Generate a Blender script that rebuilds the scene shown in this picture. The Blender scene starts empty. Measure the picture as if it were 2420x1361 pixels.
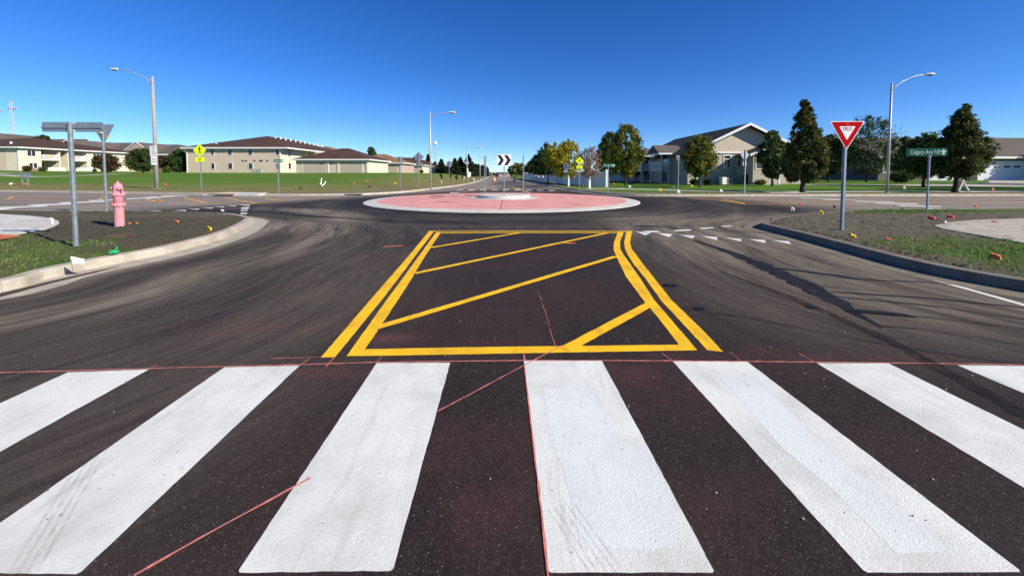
import bpy, bmesh, math, random
import numpy as np
from mathutils import Vector, Matrix
from mathutils.geometry import delaunay_2d_cdt

random.seed(11)
rng = np.random.default_rng(11)
S = bpy.context.scene
COL = S.collection
R = math.radians

# ------------------------------------------------------------------ survey
# f (px of a 2420 wide picture), eye height, horizon row and principal point
F, EYE, HOR, CX, CY = 905.0, 1.52, 412.0, 1210.0, 453.0
PITCH = math.atan((CY - HOR) / F)
cp, sp = math.cos(PITCH), math.sin(PITCH)

def ray(px, py):
    a, b = (px - CX) / F, (CY - py) / F
    return Vector((a, b * sp + cp, b * cp - sp))

def G(px, py, z=0.0):
    r = ray(px, py)
    t = (z - EYE) / r.z
    return Vector((r.x * t, r.y * t, z))

def D(px, py, Y):
    r = ray(px, py)
    t = Y / r.y
    return Vector((r.x * t, Y, EYE + r.z * t))

# ------------------------------------------------------------------ materials
class NT:
    def __init__(s, name):
        s.m = bpy.data.materials.new(name)
        s.m.use_nodes = True
        s.t = s.m.node_tree
        s.t.nodes.clear()
        s.out = s.t.nodes.new('ShaderNodeOutputMaterial')
    def n(s, typ, ins=None, **props):
        nd = s.t.nodes.new('ShaderNode' + typ)
        for k, v in props.items():
            setattr(nd, k, v)
        for k, v in (ins or {}).items():
            s.set(nd.inputs[k], v)
        return nd
    def set(s, sock, v):
        if isinstance(v, bpy.types.NodeSocket):
            s.t.links.new(v, sock)
        else:
            if isinstance(v, tuple) and len(v) == 3 and sock.type == 'RGBA':
                v = (*v, 1)
            sock.default_value = v
    def mix(s, fac, a, b, mode='MIX'):
        nd = s.t.nodes.new('ShaderNodeMix')
        nd.data_type = 'RGBA'
        nd.blend_type = mode
        s.set(nd.inputs[0], fac)
        s.set(nd.inputs[6], a)
        s.set(nd.inputs[7], b)
        return nd.outputs[2]
    def math(s, op, a, b=0.0, c=None):
        nd = s.t.nodes.new('ShaderNodeMath')
        nd.operation = op
        s.set(nd.inputs[0], a)
        s.set(nd.inputs[1], b)
        if c is not None:
            s.set(nd.inputs[2], c)
        return nd.outputs[0]
    def ramp(s, v, lo, hi):
        nd = s.n('MapRange', {0: v, 1: lo, 2: hi, 3: 0.0, 4: 1.0})
        return nd.outputs[0]
    def noise(s, scale, detail=3, rough=0.55, vec=None, stretch=None):
        v = vec or s.coord()
        if stretch:
            v = s.n('Mapping', {0: v, 3: stretch}).outputs[0]
        return s.n('TexNoise', {'Vector': v, 'Scale': scale, 'Detail': detail, 'Roughness': rough}).outputs[0]
    def coord(s):
        if not hasattr(s, 'co'):
            s.co = s.n('TexCoord').outputs['Object']
        return s.co
    def bump(s, h, strength=0.3, dist=0.01, normal=None):
        ins = {'Strength': strength, 'Distance': dist, 'Height': h}
        if normal is not None:
            ins['Normal'] = normal
        return s.n('Bump', ins).outputs[0]
    def surf(s, col, rough=0.8, normal=None, metal=0.0, spec=0.5):
        ins = {'Base Color': col, 'Roughness': rough, 'Metallic': metal, 'Specular IOR Level': spec}
        if normal is not None:
            ins['Normal'] = normal
        b = s.n('BsdfPrincipled', ins)
        s.t.links.new(b.outputs[0], s.out.inputs[0])
        return b

def basic(name, c1, c2=None, scale=6.0, rough=0.75, metal=0.0, bump=0.0, bscale=None, spec=0.4, stretch=None):
    k = NT(name)
    if c2 is None:
        c2 = tuple(x * 0.8 for x in c1)
    nz = k.noise(scale, 4, 0.6, stretch=stretch)
    col = k.mix(k.ramp(nz, 0.35, 0.65), c1, c2)
    nrm = k.bump(k.noise(bscale or scale * 6, 3), bump, 0.02) if bump else None
    k.surf(col, rough, nrm, metal, spec)
    return k.m

def sided(name, c1, c2, period=0.2, brick=False, rough=0.8):
    """lap siding: a shallow step every period in height"""
    k = NT(name)
    sep = k.n('SeparateXYZ', {0: k.coord()})
    saw = k.math('FRACT', k.math('DIVIDE', sep.outputs[2], period))
    nz = k.noise(1.3, 3)
    fine = k.noise(18, 2)
    col = k.mix(k.ramp(nz, 0.3, 0.7), c1, c2)
    col = k.mix(k.math('MULTIPLY', k.ramp(fine, 0.4, 0.7), 0.25), col, tuple(x * 0.8 for x in c1))
    col = k.mix(k.math('MULTIPLY', k.math('LESS_THAN', saw, 0.1), 0.45), col, tuple(x * 0.5 for x in c1))
    nrm = k.bump(saw, 0.5, 0.02)
    k.surf(col, rough, nrm, 0, 0.3)
    return k.m

def shingle(name, c1, c2):
    k = NT(name)
    br = k.n('TexBrick', {'Vector': k.coord(), 'Color1': c1, 'Color2': c2, 'Mortar': tuple(x * 0.6 for x in c1), 'Scale': 1.6,
                          'Mortar Size': 0.03})
    nz = k.noise(0.35, 4)
    col = k.mix(k.math('MULTIPLY', k.ramp(nz, 0.35, 0.7), 0.5), br.outputs[0], tuple(x * 1.35 for x in c1))
    col = k.mix(k.math('MULTIPLY', k.noise(25, 2), 0.4), col, tuple(x * 0.55 for x in c1))
    k.surf(col, 0.9, None, 0, 0.2)
    return k.m

def leafmat(name, c1, c2, c3=None):
    k = NT(name)
    rnd = k.n('NewGeometry').outputs['Random Per Island']
    nz = k.noise(0.9, 2)
    col = k.mix(rnd, c1, c2)
    col = k.mix(k.ramp(nz, 0.45, 0.62), col, c3 or c2)
    p = k.n('BsdfPrincipled', {'Base Color': col, 'Roughness': 0.55, 'Specular IOR Level': 0.25})
    tr = k.n('BsdfTranslucent', {'Color': col})
    mx = k.n('MixShader', {0: 0.30, 1: p.outputs[0], 2: tr.outputs[0]})
    k.t.links.new(mx.outputs[0], k.out.inputs[0])
    return k.m

def road_material():
    k = NT('asphalt')
    at = k.n('Attribute', attribute_name='wear')
    sp3 = k.n('SeparateColor', {0: at.outputs['Color']})
    dust, pink, old = sp3.outputs[0], sp3.outputs[1], sp3.outputs[2]
    co = k.coord()
    big = k.noise(0.55, 5, 0.6)
    mid = k.noise(9.0, 4, 0.65)
    grain = k.noise(160.0, 3, 0.7)
    streak = k.noise(1.0, 5, 0.7, stretch=(0.22, 2.6, 1))
    fl1 = k.n('Attribute', attribute_name='flow_kerb').outputs['Vector']
    fl2 = k.n('Attribute', attribute_name='flow_ring').outputs['Vector']
    wgt = k.n('SeparateXYZ', {0: fl1}).outputs[2]
    sA = k.math('ADD', k.math('MULTIPLY', k.noise(1.0, 5, 0.68, vec=k.n('Mapping', {0: fl1, 3: (2.2, .28, 0)}).outputs[0]), .6), k.math('MULTIPLY', k.noise(1.0, 4, 0.68, vec=k.n('Mapping', {0: fl1, 3: (14.0, .8, 0)}).outputs[0]), .4))
    sB = k.math('ADD', k.math('MULTIPLY', k.noise(1.0, 5, 0.68, vec=k.n('Mapping', {0: fl2, 3: (1.6, .35, 0)}).outputs[0]), .6), k.math('MULTIPLY', k.noise(1.0, 4, 0.68, vec=k.n('Mapping', {0: fl2, 3: (9.0, .8, 0)}).outputs[0]), .4))
    flow = k.math('ADD', k.math('MULTIPLY', sA, k.math('SUBTRACT', 1.0, wgt)), k.math('MULTIPLY', sB, wgt))
    col = k.mix(k.ramp(big, 0.3, 0.7), (0.0108, 0.0099, 0.0095), (0.0195, 0.0175, 0.0165))
    col = k.mix(k.math('MULTIPLY', k.ramp(mid, 0.4, 0.75), 0.5), col, (0.034, 0.029, 0.027))
    # aggregate
    vor = k.n('TexVoronoi', {'Vector': co, 'Scale': 150.0})
    sel = k.n('SeparateColor', {0: vor.outputs['Color']})
    chip = k.math('MULTIPLY', k.math('LESS_THAN', vor.outputs['Distance'], 0.34), k.math('GREATER_THAN', sel.outputs[0], 0.80))
    chipc = k.mix(sel.outputs[1], (0.09, 0.078, 0.07), (0.24, 0.15, 0.125))
    col = k.mix(k.math('MULTIPLY', chip, 0.8), col, chipc)
    vor2 = k.n('TexVoronoi', {'Vector': co, 'Scale': 46.0})
    sel2 = k.n('SeparateColor', {0: vor2.outputs['Color']})
    chip2 = k.math('MULTIPLY', k.math('LESS_THAN', vor2.outputs['Distance'], 0.15), k.math('GREATER_THAN', sel2.outputs[2], 0.965))
    col = k.mix(k.math('MULTIPLY', chip2, 0.8), col, (0.23, 0.19, 0.165))
    # old pavement of the side streets
    oldc = k.mix(k.ramp(streak, 0.35, 0.65), (0.21, 0.172, 0.14), (0.33, 0.278, 0.23))
    oldc = k.mix(k.math('MULTIPLY', k.ramp(mid, 0.45, 0.7), 0.4), oldc, (0.15, 0.124, 0.104))
    col = k.mix(old, col, oldc)
    # sand dust and chalk
    fs = k.ramp(flow, .38, .64)
    col = k.mix(k.math('MULTIPLY', k.math('SUBTRACT', 1.0, old), k.math('MULTIPLY', k.ramp(flow, .50, .72), .13)), col, (0.085, 0.072, 0.058))
    gr2 = k.noise(38.0, 3, 0.7)
    col = k.mix(k.math('MULTIPLY', k.ramp(gr2, .5, .72), .35), col, (0.055, 0.048, 0.043))
    col = k.mix(k.math('MULTIPLY', k.ramp(gr2, .5, .3), .35), col, (0.008, 0.007, 0.007))
    dmask = k.math('MULTIPLY', dust, k.math('ADD', 0.12, k.math('MULTIPLY', fs, 1.0)))
    dmask = k.math('MINIMUM', k.math('MULTIPLY', dmask, k.math('ADD', .75, k.math('MULTIPLY', mid, .5))), 1.0)
    col = k.mix(dmask, col, (0.27, 0.225, 0.16))
    pmask = k.math('MULTIPLY', pink, k.math('ADD', k.ramp(grain, 0.42, 0.7), 0.12))
    col = k.mix(k.math('MINIMUM', pmask, 0.85), col, (0.24, 0.078, 0.07))
    h = k.math('ADD', grain, k.math('MULTIPLY', mid, 0.5))
    nrm = k.bump(h, 0.55, 0.006)
    k.surf(col, k.math('ADD', 0.76, k.math('MULTIPLY', mid, 0.2)), nrm, 0, 0.15)
    return k.m

def paint_material(name, c, dirt, wear=0.4, scale=1.6):
    k = NT(name)
    n1 = k.noise(scale, 5, 0.65)
    n2 = k.noise(130.0, 3, 0.7)
    n3 = k.noise(1.1, 4, 0.6, stretch=(9.0, 0.8, 1))
    col = k.mix(k.math('MULTIPLY', k.ramp(n1, 0.42, 0.75), wear), c, dirt)
    col = k.mix(k.math('MULTIPLY', k.ramp(n3, 0.55, 0.75), wear * 0.8), col, dirt)
    pit = k.ramp(n2, 0.66, 0.74)
    col = k.mix(k.math('MULTIPLY', pit, 0.6), col, tuple(x * 0.4 for x in c))
    vor = k.n('TexVoronoi', {'Vector': k.coord(), 'Scale': 11.0})
    spot = k.math('LESS_THAN', vor.outputs['Distance'], 0.05)
    col = k.mix(k.math('MULTIPLY', spot, 0.8), col, (0.05, 0.05, 0.05))
    n4 = k.noise(48.0, 3, 0.65)
    col = k.mix(k.math('MULTIPLY', k.ramp(n4, 0.5, 0.75), wear * .5), col, dirt)
    k.surf(col, 0.7, k.bump(k.math('ADD', n2, k.math('MULTIPLY', n4, .6)), 0.45, 0.006), 0, 0.2)
    return k.m

def verge_material():
    k = NT('verge_soil')
    at = k.n('Attribute', attribute_name='wear')
    sp3 = k.n('SeparateColor', {0: at.outputs['Color']})
    g = sp3.outputs[0]
    n1 = k.noise(2.2, 5, 0.65)
    n2 = k.noise(26.0, 4, 0.7)
    soil = k.mix(k.ramp(n1, 0.35, 0.65), (0.062, 0.051, 0.030), (0.115, 0.092, 0.056))
    soil = k.mix(k.ramp(n2, 0.35, 0.7), soil, (0.115, 0.105, 0.075))
    soil = k.mix(k.math('MULTIPLY', sp3.outputs[2], k.ramp(n2, .3, .6)), soil, (0.185, 0.17, 0.125))
    grass = k.mix(k.ramp(n1, 0.35, 0.65), (0.065, 0.135, 0.02), (0.13, 0.14, 0.05))
    col = k.mix(g, soil, grass)
    col = k.mix(k.math('MULTIPLY', sp3.outputs[1], k.ramp(n2, 0.3, 0.6)), col, (0.06, 0.085, 0.06))
    k.surf(col, 0.95, k.bump(n2, 1.0, 0.05), 0, 0.1)
    return k.m

def lawn_material(name, c1, c2, c3):
    k = NT(name)
    n1 = k.noise(0.16, 5, 0.6, stretch=(0.5, 1.0, 1))
    n2 = k.noise(3.0, 4, 0.7)
    n3 = k.noise(45.0, 3, 0.7)
    col = k.mix(k.ramp(n1, 0.35, 0.65), c1, c2)
    col = k.mix(k.math('MULTIPLY', k.ramp(n2, 0.4, 0.7), 0.6), col, c3)
    col = k.mix(k.math('MULTIPLY', k.ramp(n3, 0.45, 0.75), 0.5), col, tuple(x * 0.45 for x in c1))
    at = k.n('Attribute', attribute_name='wear')
    sp3 = k.n('SeparateColor', {0: at.outputs['Color']})
    dry = k.mix(k.ramp(n2, 0.35, 0.65), (0.25, 0.205, 0.085), (0.15, 0.145, 0.045))
    dirt = k.mix(k.ramp(n2, 0.35, 0.65), (0.21, 0.175, 0.12), (0.14, 0.118, 0.075))
    col = k.mix(sp3.outputs[0], col, dry)
    col = k.mix(sp3.outputs[1], col, dirt)
    k.surf(col, 0.9, k.bump(k.math('ADD', n3, n2), 0.5, 0.05), 0, 0.1)
    return k.m

M = {}
M['road'] = road_material()
M['white_paint'] = paint_material('white_road_paint', (0.715, 0.715, 0.655), (0.43, 0.42, 0.365), 0.65, 2.2)
M['recoat'] = paint_material('white_paint_second_coat', (0.685, 0.70, 0.665), (0.45, 0.46, 0.43), 0.5)
M['yellow_paint'] = paint_material('yellow_road_paint', (0.93, 0.53, 0.012), (0.42, 0.20, 0.025), 0.6, 3.0)
M['far_yellow'] = paint_material('worn_yellow_paint', (0.72, 0.40, 0.08), (0.40, 0.24, 0.08), 0.5, 2.0)
M['pink_chalk'] = basic('pink_chalk', (0.72, 0.22, 0.17), (0.40, 0.12, 0.10), 30, 0.9)
M['orange_chalk'] = basic('orange_chalk', (0.75, 0.18, 0.07), (0.35, 0.10, 0.05), 14, 0.9)
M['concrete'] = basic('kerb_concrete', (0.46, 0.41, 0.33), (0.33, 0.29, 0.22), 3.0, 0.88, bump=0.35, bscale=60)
M['kerb_grey_shade'] = basic('shade_darkened_grey_kerb', (0.21, 0.175, 0.125), (0.14, 0.118, 0.085), 3.0, 0.92, bump=0.35, bscale=60)  # greyer concrete, darkened further so the colour carries the shade on its face
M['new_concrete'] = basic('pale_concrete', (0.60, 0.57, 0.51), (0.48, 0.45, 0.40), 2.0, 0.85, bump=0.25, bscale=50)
M['red_concrete'] = basic('red_tinted_concrete', (0.70, 0.33, 0.28), (0.60, 0.25, 0.215), 0.8, 0.85, bump=0.4, bscale=12)
M['kerb_dirt'] = basic('gutter_mud', (0.045, 0.030, 0.018), (0.09, 0.065, 0.04), 9, 0.9)
M['seam'] = basic('dark_seam', (0.03, 0.02, 0.02), None, 6, 0.9)
k = NT('wet_asphalt')
k.surf(k.mix(k.ramp(k.noise(3, 4), 0.4, 0.65), (0.006, 0.006, 0.0065), (0.011, 0.0105, 0.011)), k.math('ADD', 0.45, k.math('MULTIPLY', k.noise(14, 3), 0.4)), k.bump(k.noise(90, 3), 0.25, 0.004), 0, 0.3)
def fade(k, lo, hi, sc, stretch=None, amt=1.0):
    """worn edges: the deposit thins out to nothing in places"""
    lk = k.out.inputs[0].links[0].from_socket
    tr = k.n('BsdfTransparent')
    mx = k.n('MixShader', {0: k.math('MULTIPLY', k.ramp(k.noise(sc, 4, .7, stretch=stretch), lo, hi), amt), 1: tr.outputs[0], 2: lk})
    k.t.links.new(mx.outputs[0], k.out.inputs[0])
fade(k, .27, .50, 5.0, (1, 2.5, 1), .88)
M['wet'] = k.m
k = NT('wet_trickle')
k.surf((.009, .0088, .009), .6, None, 0, .25)
fade(k, .1, .4, 6.0, None, .85)
M['trickle'] = k.m
k = NT('tyre_print')
k.surf((.03, .028, .025), .85, None, 0, .1)
fade(k, .35, .75, 22.0, None, .20)
M['print'] = k.m
k = NT('skid_rubber')
k.surf((.011, .010, .010), .8, None, 0, .15)
fade(k, .30, .7, 9.0, (2, .5, 1), .75)
M['skid'] = k.m
M['rubber'] = basic('tyre_rubber_mark', (0.014, 0.013, 0.013), (0.025, 0.022, 0.021), 12, 0.75, stretch=(3, .4, 1))
M['verge'] = verge_material()
M['lawn'] = lawn_material('lawn_grass', (0.070, 0.165, 0.014), (0.115, 0.20, 0.022), (0.14, 0.175, 0.032))
M['lawn_r'] = lawn_material('lawn_grass_mown', (0.070, 0.165, 0.014), (0.10, 0.195, 0.022), (0.12, 0.17, 0.028))
M['ground'] = basic('prairie_ground', (0.09, 0.10, 0.035), (0.13, 0.12, 0.05), 0.05, 0.95)
M['galv'] = basic('galvanised_steel', (0.36, 0.40, 0.42), (0.24, 0.28, 0.30), 14, 0.48, 0.55, bump=0.05)
M['galv_dark'] = basic('dark_steel', (0.10, 0.11, 0.12), (0.06, 0.07, 0.075), 14, 0.5, 0.5)
M['sign_back'] = basic('bare_aluminium_sheet', (0.30, 0.34, 0.37), (0.24, 0.28, 0.31), 5, 0.5, 0.5)
M['pole'] = basic('aluminium_lamp_pole', (0.50, 0.49, 0.46), (0.40, 0.39, 0.36), 8, 0.5, 0.35)
M['pole_conc'] = basic('grey_concrete_pole', (0.34, 0.32, 0.29), (0.25, 0.24, 0.21), 14, 0.85, bump=0.1)
M['lamp_head'] = basic('lamp_housing', (0.62, 0.63, 0.62), (0.52, 0.53, 0.52), 5, 0.4)
M['lamp_lens'] = basic('lamp_lens', (0.22, 0.20, 0.17), None, 5, 0.25)
M['hydrant'] = basic('pink_hydrant_paint', (0.70, 0.275, 0.315), (0.60, 0.22, 0.255), 11, 0.55, bump=0.15, bscale=90)
M['hydrant_low'] = basic('faded_pink_paint', (0.64, 0.30, 0.32), (0.54, 0.21, 0.235), 22, 0.75, bump=0.4, bscale=130)
M['red_sign'] = basic('red_sign_sheeting', (0.47, 0.002, 0.007), (0.43, 0.002, 0.006), 3, 0.8, spec=0.04)
M['white_sign'] = basic('white_sign_sheeting', (0.80, 0.80, 0.79), (0.76, 0.76, 0.76), 3, 0.5)
M['green_sign'] = basic('green_sign_sheeting', (0.004, 0.085, 0.055), (0.003, 0.07, 0.045), 3, 0.6, spec=0.12)
M['green_text'] = basic('pale_sign_letters', (0.46, 0.66, 0.58), None, 3, 0.5)
M['black'] = basic('black_sign_ink', (0.012, 0.012, 0.013), None, 5, 0.5)
M['fluoro'] = basic('fluorescent_yellow_green', (0.74, 0.84, 0.005), (0.70, 0.80, 0.005), 3, 0.5)
M['sticker'] = basic('yellow_sticker', (0.62, 0.36, 0.03), None, 4, 0.6)
M['white'] = basic('white_plastic', (0.78, 0.78, 0.76), (0.70, 0.70, 0.68), 5, 0.6)
M['fence_white'] = basic('white_vinyl', (0.80, 0.80, 0.81), (0.74, 0.75, 0.76), 1.5, 0.5)
M['trim'] = basic('white_trim', (0.72, 0.70, 0.66), None, 3, 0.6)
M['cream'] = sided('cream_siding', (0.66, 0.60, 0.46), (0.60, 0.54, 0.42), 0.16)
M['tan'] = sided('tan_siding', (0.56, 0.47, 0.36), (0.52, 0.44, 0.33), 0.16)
M['taupe'] = sided('taupe_siding', (0.46, 0.34, 0.27), (0.42, 0.31, 0.25), 0.16)
M['brick'] = basic('pink_brick', (0.26, 0.14, 0.10), (0.20, 0.11, 0.085), 4, 0.9)
M['stone'] = basic('rough_stone', (0.34, 0.24, 0.17), (0.20, 0.14, 0.10), 3, 0.9)
M['greige'] = sided('greige_siding', (0.47, 0.42, 0.355), (0.43, 0.385, 0.325), 0.22)
M['shake'] = sided('shake_gable', (0.60, 0.51, 0.39), (0.52, 0.44, 0.34), 0.34)
M['darkwall'] = sided('brown_siding', (0.13, 0.11, 0.095), (0.11, 0.095, 0.08), 0.2)
M['roof_brown'] = shingle('brown_shingles', (0.085, 0.047, 0.034), (0.066, 0.036, 0.027))
M['roof_tan'] = shingle('tan_shingles', (0.25, 0.15, 0.085), (0.20, 0.12, 0.07))
M['roof_grey'] = shingle('grey_shingles', (0.125, 0.105, 0.09), (0.10, 0.085, 0.072))
M['roof_dark'] = shingle('charcoal_shingles', (0.055, 0.05, 0.048), (0.045, 0.04, 0.038))
M['glass'] = basic('window_glass', (0.018, 0.022, 0.025), (0.03, 0.035, 0.04), 1.2, 0.12, spec=0.6)
M['door_tan'] = sided('garage_door_panel', (0.43, 0.36, 0.29), (0.40, 0.34, 0.27), 0.53)
M['door_white'] = sided('white_garage_door', (0.68, 0.69, 0.70), (0.64, 0.65, 0.66), 0.55)
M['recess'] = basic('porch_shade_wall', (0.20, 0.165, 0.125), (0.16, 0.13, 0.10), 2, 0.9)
M['ac'] = basic('grey_metal_cabinet', (0.36, 0.36, 0.35), (0.26, 0.26, 0.25), 10, 0.6)
M['bark'] = basic('bark', (0.055, 0.042, 0.032), (0.032, 0.025, 0.02), 12, 0.95, bump=0.6, bscale=40, stretch=(3, 3, .6))
M['bark_pale'] = basic('pale_bark', (0.20, 0.16, 0.12), (0.13, 0.10, 0.08), 12, 0.95)
M['guard'] = basic('white_trunk_wrap', (0.72, 0.71, 0.68), (0.60, 0.59, 0.55), 6, 0.7)
M['leaf_dark'] = leafmat('dark_green_leaves', (0.026, 0.054, 0.013), (0.058, 0.092, 0.019), (0.036, 0.066, 0.014))
M['leaf_linden'] = leafmat('linden_leaves', (0.025, 0.050, 0.012), (0.064, 0.088, 0.016), (0.105, 0.112, 0.020))
M['leaf_green'] = leafmat('green_leaves', (0.034, 0.075, 0.013), (0.085, 0.125, 0.02), (0.06, 0.10, 0.016))
M['leaf_yellow'] = leafmat('yellowing_leaves', (0.30, 0.27, 0.014), (0.52, 0.41, 0.022), (0.20, 0.21, 0.016))
M['leaf_mixed'] = leafmat('turning_leaves', (0.045, 0.085, 0.014), (0.13, 0.145, 0.018), (0.22, 0.20, 0.02))
M['leaf_pink'] = leafmat('dry_pinkish_twigs', (0.36, 0.24, 0.17), (0.22, 0.14, 0.10), (0.26, 0.17, 0.11))
M['leaf_red'] = leafmat('bronze_leaves', (0.055, 0.032, 0.018), (0.10, 0.055, 0.022), (0.04, 0.04, 0.014))
M['leaf_wispy'] = leafmat('feathery_leaves', (0.030, 0.062, 0.018), (0.065, 0.098, 0.024), (0.04, 0.072, 0.018))
M['needle'] = leafmat('spruce_needles', (0.016, 0.032, 0.014), (0.036, 0.056, 0.024), (0.024, 0.04, 0.016))
M['grass'] = leafmat('grass_blades', (0.075, 0.175, 0.020), (0.15, 0.225, 0.050), (0.20, 0.21, 0.075))
M['drum'] = basic('orange_plastic', (0.75, 0.17, 0.045), (0.65, 0.14, 0.04), 5, 0.6)
M['stripe_red'] = basic('orange_red_stripe', (0.65, 0.16, 0.09), None, 5, 0.6)
M['carpaint'] = basic('dark_car_paint', (0.03, 0.03, 0.035), None, 4, 0.3)
M['tyre'] = basic('tyre', (0.015, 0.015, 0.015), None, 8, 0.9)
M['f_yellow'] = basic('yellow_flag', (0.80, 0.56, 0.01), (0.7, 0.45, 0.01), 20, 0.6)
M['f_red'] = basic('pink_red_flag', (0.80, 0.07, 0.07), (0.68, 0.05, 0.06), 20, 0.6)
M['f_orange'] = basic('orange_flag', (0.70, 0.20, 0.06), (0.55, 0.14, 0.05), 20, 0.7)
M['f_dark'] = basic('dark_flag', (0.05, 0.035, 0.04), (0.08, 0.05, 0.05), 20, 0.8)
M['f_green'] = basic('green_plastic', (0.02, 0.42, 0.14), (0.02, 0.30, 0.10), 20, 0.5)
M['wire'] = basic('wire', (0.10, 0.09, 0.08), None, 20, 0.6)
M['rust'] = basic('rust_brown', (0.30, 0.10, 0.05), (0.20, 0.07, 0.04), 12, 0.9)
M['tower'] = basic('tower_steel', (0.30, 0.28, 0.30), (0.42, 0.40, 0.42), 0.05, 0.6)
M['pebble'] = basic('pebble_stone', (0.42, 0.38, 0.34), (0.25, 0.22, 0.20), 3, 0.8)

# ------------------------------------------------------------------ mesh building
class MB:
    def __init__(s):
        s.v, s.f = [], []
    def add(s, vs, fs):
        o = len(s.v)
        s.v += [tuple(p) for p in vs]
        s.f += [tuple(i + o for i in q) for q in fs]
        return s
    def box(s, x0, y0, z0, x1, y1, z1):
        return s.add([(x0, y0, z0), (x1, y0, z0), (x1, y1, z0), (x0, y1, z0), (x0, y0, z1), (x1, y0, z1), (x1, y1, z1), (x0, y1, z1)],
                     [(0, 3, 2, 1), (4, 5, 6, 7), (0, 1, 5, 4), (1, 2, 6, 5), (2, 3, 7, 6), (3, 0, 4, 7)])
    def face(s, pts):
        return s.add(pts, [tuple(range(len(pts)))])
    def prism(s, pts, vec):
        n = len(pts)
        vec = Vector(vec)
        a = [Vector(p) for p in pts]
        b = [p + vec for p in a]
        return s.add(a + b, [tuple(range(n))[::-1], tuple(range(n, 2 * n))] + [(i, (i + 1) % n, n + (i + 1) % n, n + i) for i in range(n)])
    def tube(s, pts, rad, n=8):
        pts = [Vector(p) for p in pts]
        if not hasattr(rad, '__len__'):
            rad = [rad] * len(pts)
        vs, fs = [], []
        prev = None
        for i, p in enumerate(pts):
            t = (pts[min(i + 1, len(pts) - 1)] - pts[max(i - 1, 0)])
            t = t.normalized() if t.length > 1e-9 else Vector((0, 0, 1))
            ref = prev if prev is not None else (Vector((1, 0, 0)) if abs(t.x) < 0.9 else Vector((0, 1, 0)))
            u = (ref - t * ref.dot(t))
            u = u.normalized() if u.length > 1e-6 else t.orthogonal().normalized()
            prev = u
            w = t.cross(u)
            for j in range(n):
                a = 2 * math.pi * j / n
                vs.append(p + (u * math.cos(a) + w * math.sin(a)) * rad[i])
        for i in range(len(pts) - 1):
            for j in range(n):
                fs.append((i * n + j, i * n + (j + 1) % n, (i + 1) * n + (j + 1) % n, (i + 1) * n + j))
        fs.append(tuple(range(n))[::-1])
        fs.append(tuple(range((len(pts) - 1) * n, len(pts) * n)))
        return s.add(vs, fs)
    def lathe(s, prof, n=20, c=(0, 0, 0), axis='z'):
        vs, fs = [], []
        for r, h in prof:
            for j in range(n):
                a = 2 * math.pi * j / n
                p = (r * math.cos(a), r * math.sin(a), h)
                if axis == 'x':
                    p = (p[2], p[0], p[1])
                elif axis == 'y':
                    p = (p[0], p[2], p[1])
                vs.append((p[0] + c[0], p[1] + c[1], p[2] + c[2]))
        for i in range(len(prof) - 1):
            for j in range(n):
                fs.append((i * n + j, i * n + (j + 1) % n, (i + 1) * n + (j + 1) % n, (i + 1) * n + j))
        fs.append(tuple(range(n))[::-1])
        fs.append(tuple(range((len(prof) - 1) * n, len(prof) * n)))
        return s.add(vs, fs)
    def build(s, name, mat, parent=None, smooth=False, bevel=0.0, recalc=True):
        me = bpy.data.meshes.new(name)
        me.from_pydata(s.v, [], s.f)
        if recalc:
            bm = bmesh.new()
            bm.from_mesh(me)
            bmesh.ops.recalc_face_normals(bm, faces=bm.faces)
            bm.to_mesh(me)
            bm.free()
        if smooth:
            me.polygons.foreach_set('use_smooth', [True] * len(me.polygons))
        me.materials.append(M[mat] if isinstance(mat, str) else mat)
        o = bpy.data.objects.new(name, me)
        COL.objects.link(o)
        if parent is not None:
            o.parent = parent
        if bevel:
            b = o.modifiers.new('soft_edge', 'BEVEL')
            b.width = bevel
            b.segments = 2
            b.limit_method = 'ANGLE'
        return o

def tag(o, label, cat, group=None):
    o['label'] = label
    o['category'] = cat
    if group:
        o['group'] = group
    return o

def thing(name, label, cat, loc, rz=0.0, group=None):
    o = bpy.data.objects.new(name, None)
    o.empty_display_size = 0.3
    COL.objects.link(o)
    o.location = loc
    o.rotation_euler = (0, 0, rz)
    return tag(o, label, cat, group)

def struct(o, kind='structure'):
    o['kind'] = kind
    return o

def text(body, size, parent, loc, mat, name='lettering', sx=1.0, rz=0.0):
    cu = bpy.data.curves.new(name, 'FONT')
    cu.body = body
    cu.size = size
    cu.align_x = 'CENTER'
    cu.align_y = 'CENTER'
    cu.extrude = 0.0015
    cu.offset = size * (0.004 if size > .1 else .012)
    tmp = bpy.data.objects.new(name + '_src', cu)
    COL.objects.link(tmp)
    dg = bpy.context.evaluated_depsgraph_get()
    me = bpy.data.meshes.new_from_object(tmp.evaluated_get(dg))
    bpy.data.objects.remove(tmp)
    me.name = name
    me.materials.clear()
    me.materials.append(M[mat])
    o = bpy.data.objects.new(name, me)
    COL.objects.link(o)
    o.parent = parent
    o.location = loc
    o.rotation_euler = (math.pi / 2, 0, rz)
    o.scale = (sx, 1, 1)
    return o

def soup(name, V, Fq, mat, parent=None):
    """mesh from numpy verts and quads / tris"""
    me = bpy.data.meshes.new(name)
    nv, nf, k = len(V), len(Fq), Fq.shape[1]
    me.vertices.add(nv)
    me.vertices.foreach_set('co', V.astype(np.float32).ravel())
    me.loops.add(nf * k)
    me.loops.foreach_set('vertex_index', Fq.astype(np.int32).ravel())
    me.polygons.add(nf)
    me.polygons.foreach_set('loop_start', np.arange(0, nf * k, k, dtype=np.int32))
    me.update(calc_edges=True)
    me.materials.append(M[mat])
    o = bpy.data.objects.new(name, me)
    COL.objects.link(o)
    if parent is not None:
        o.parent = parent
    return o

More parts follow.
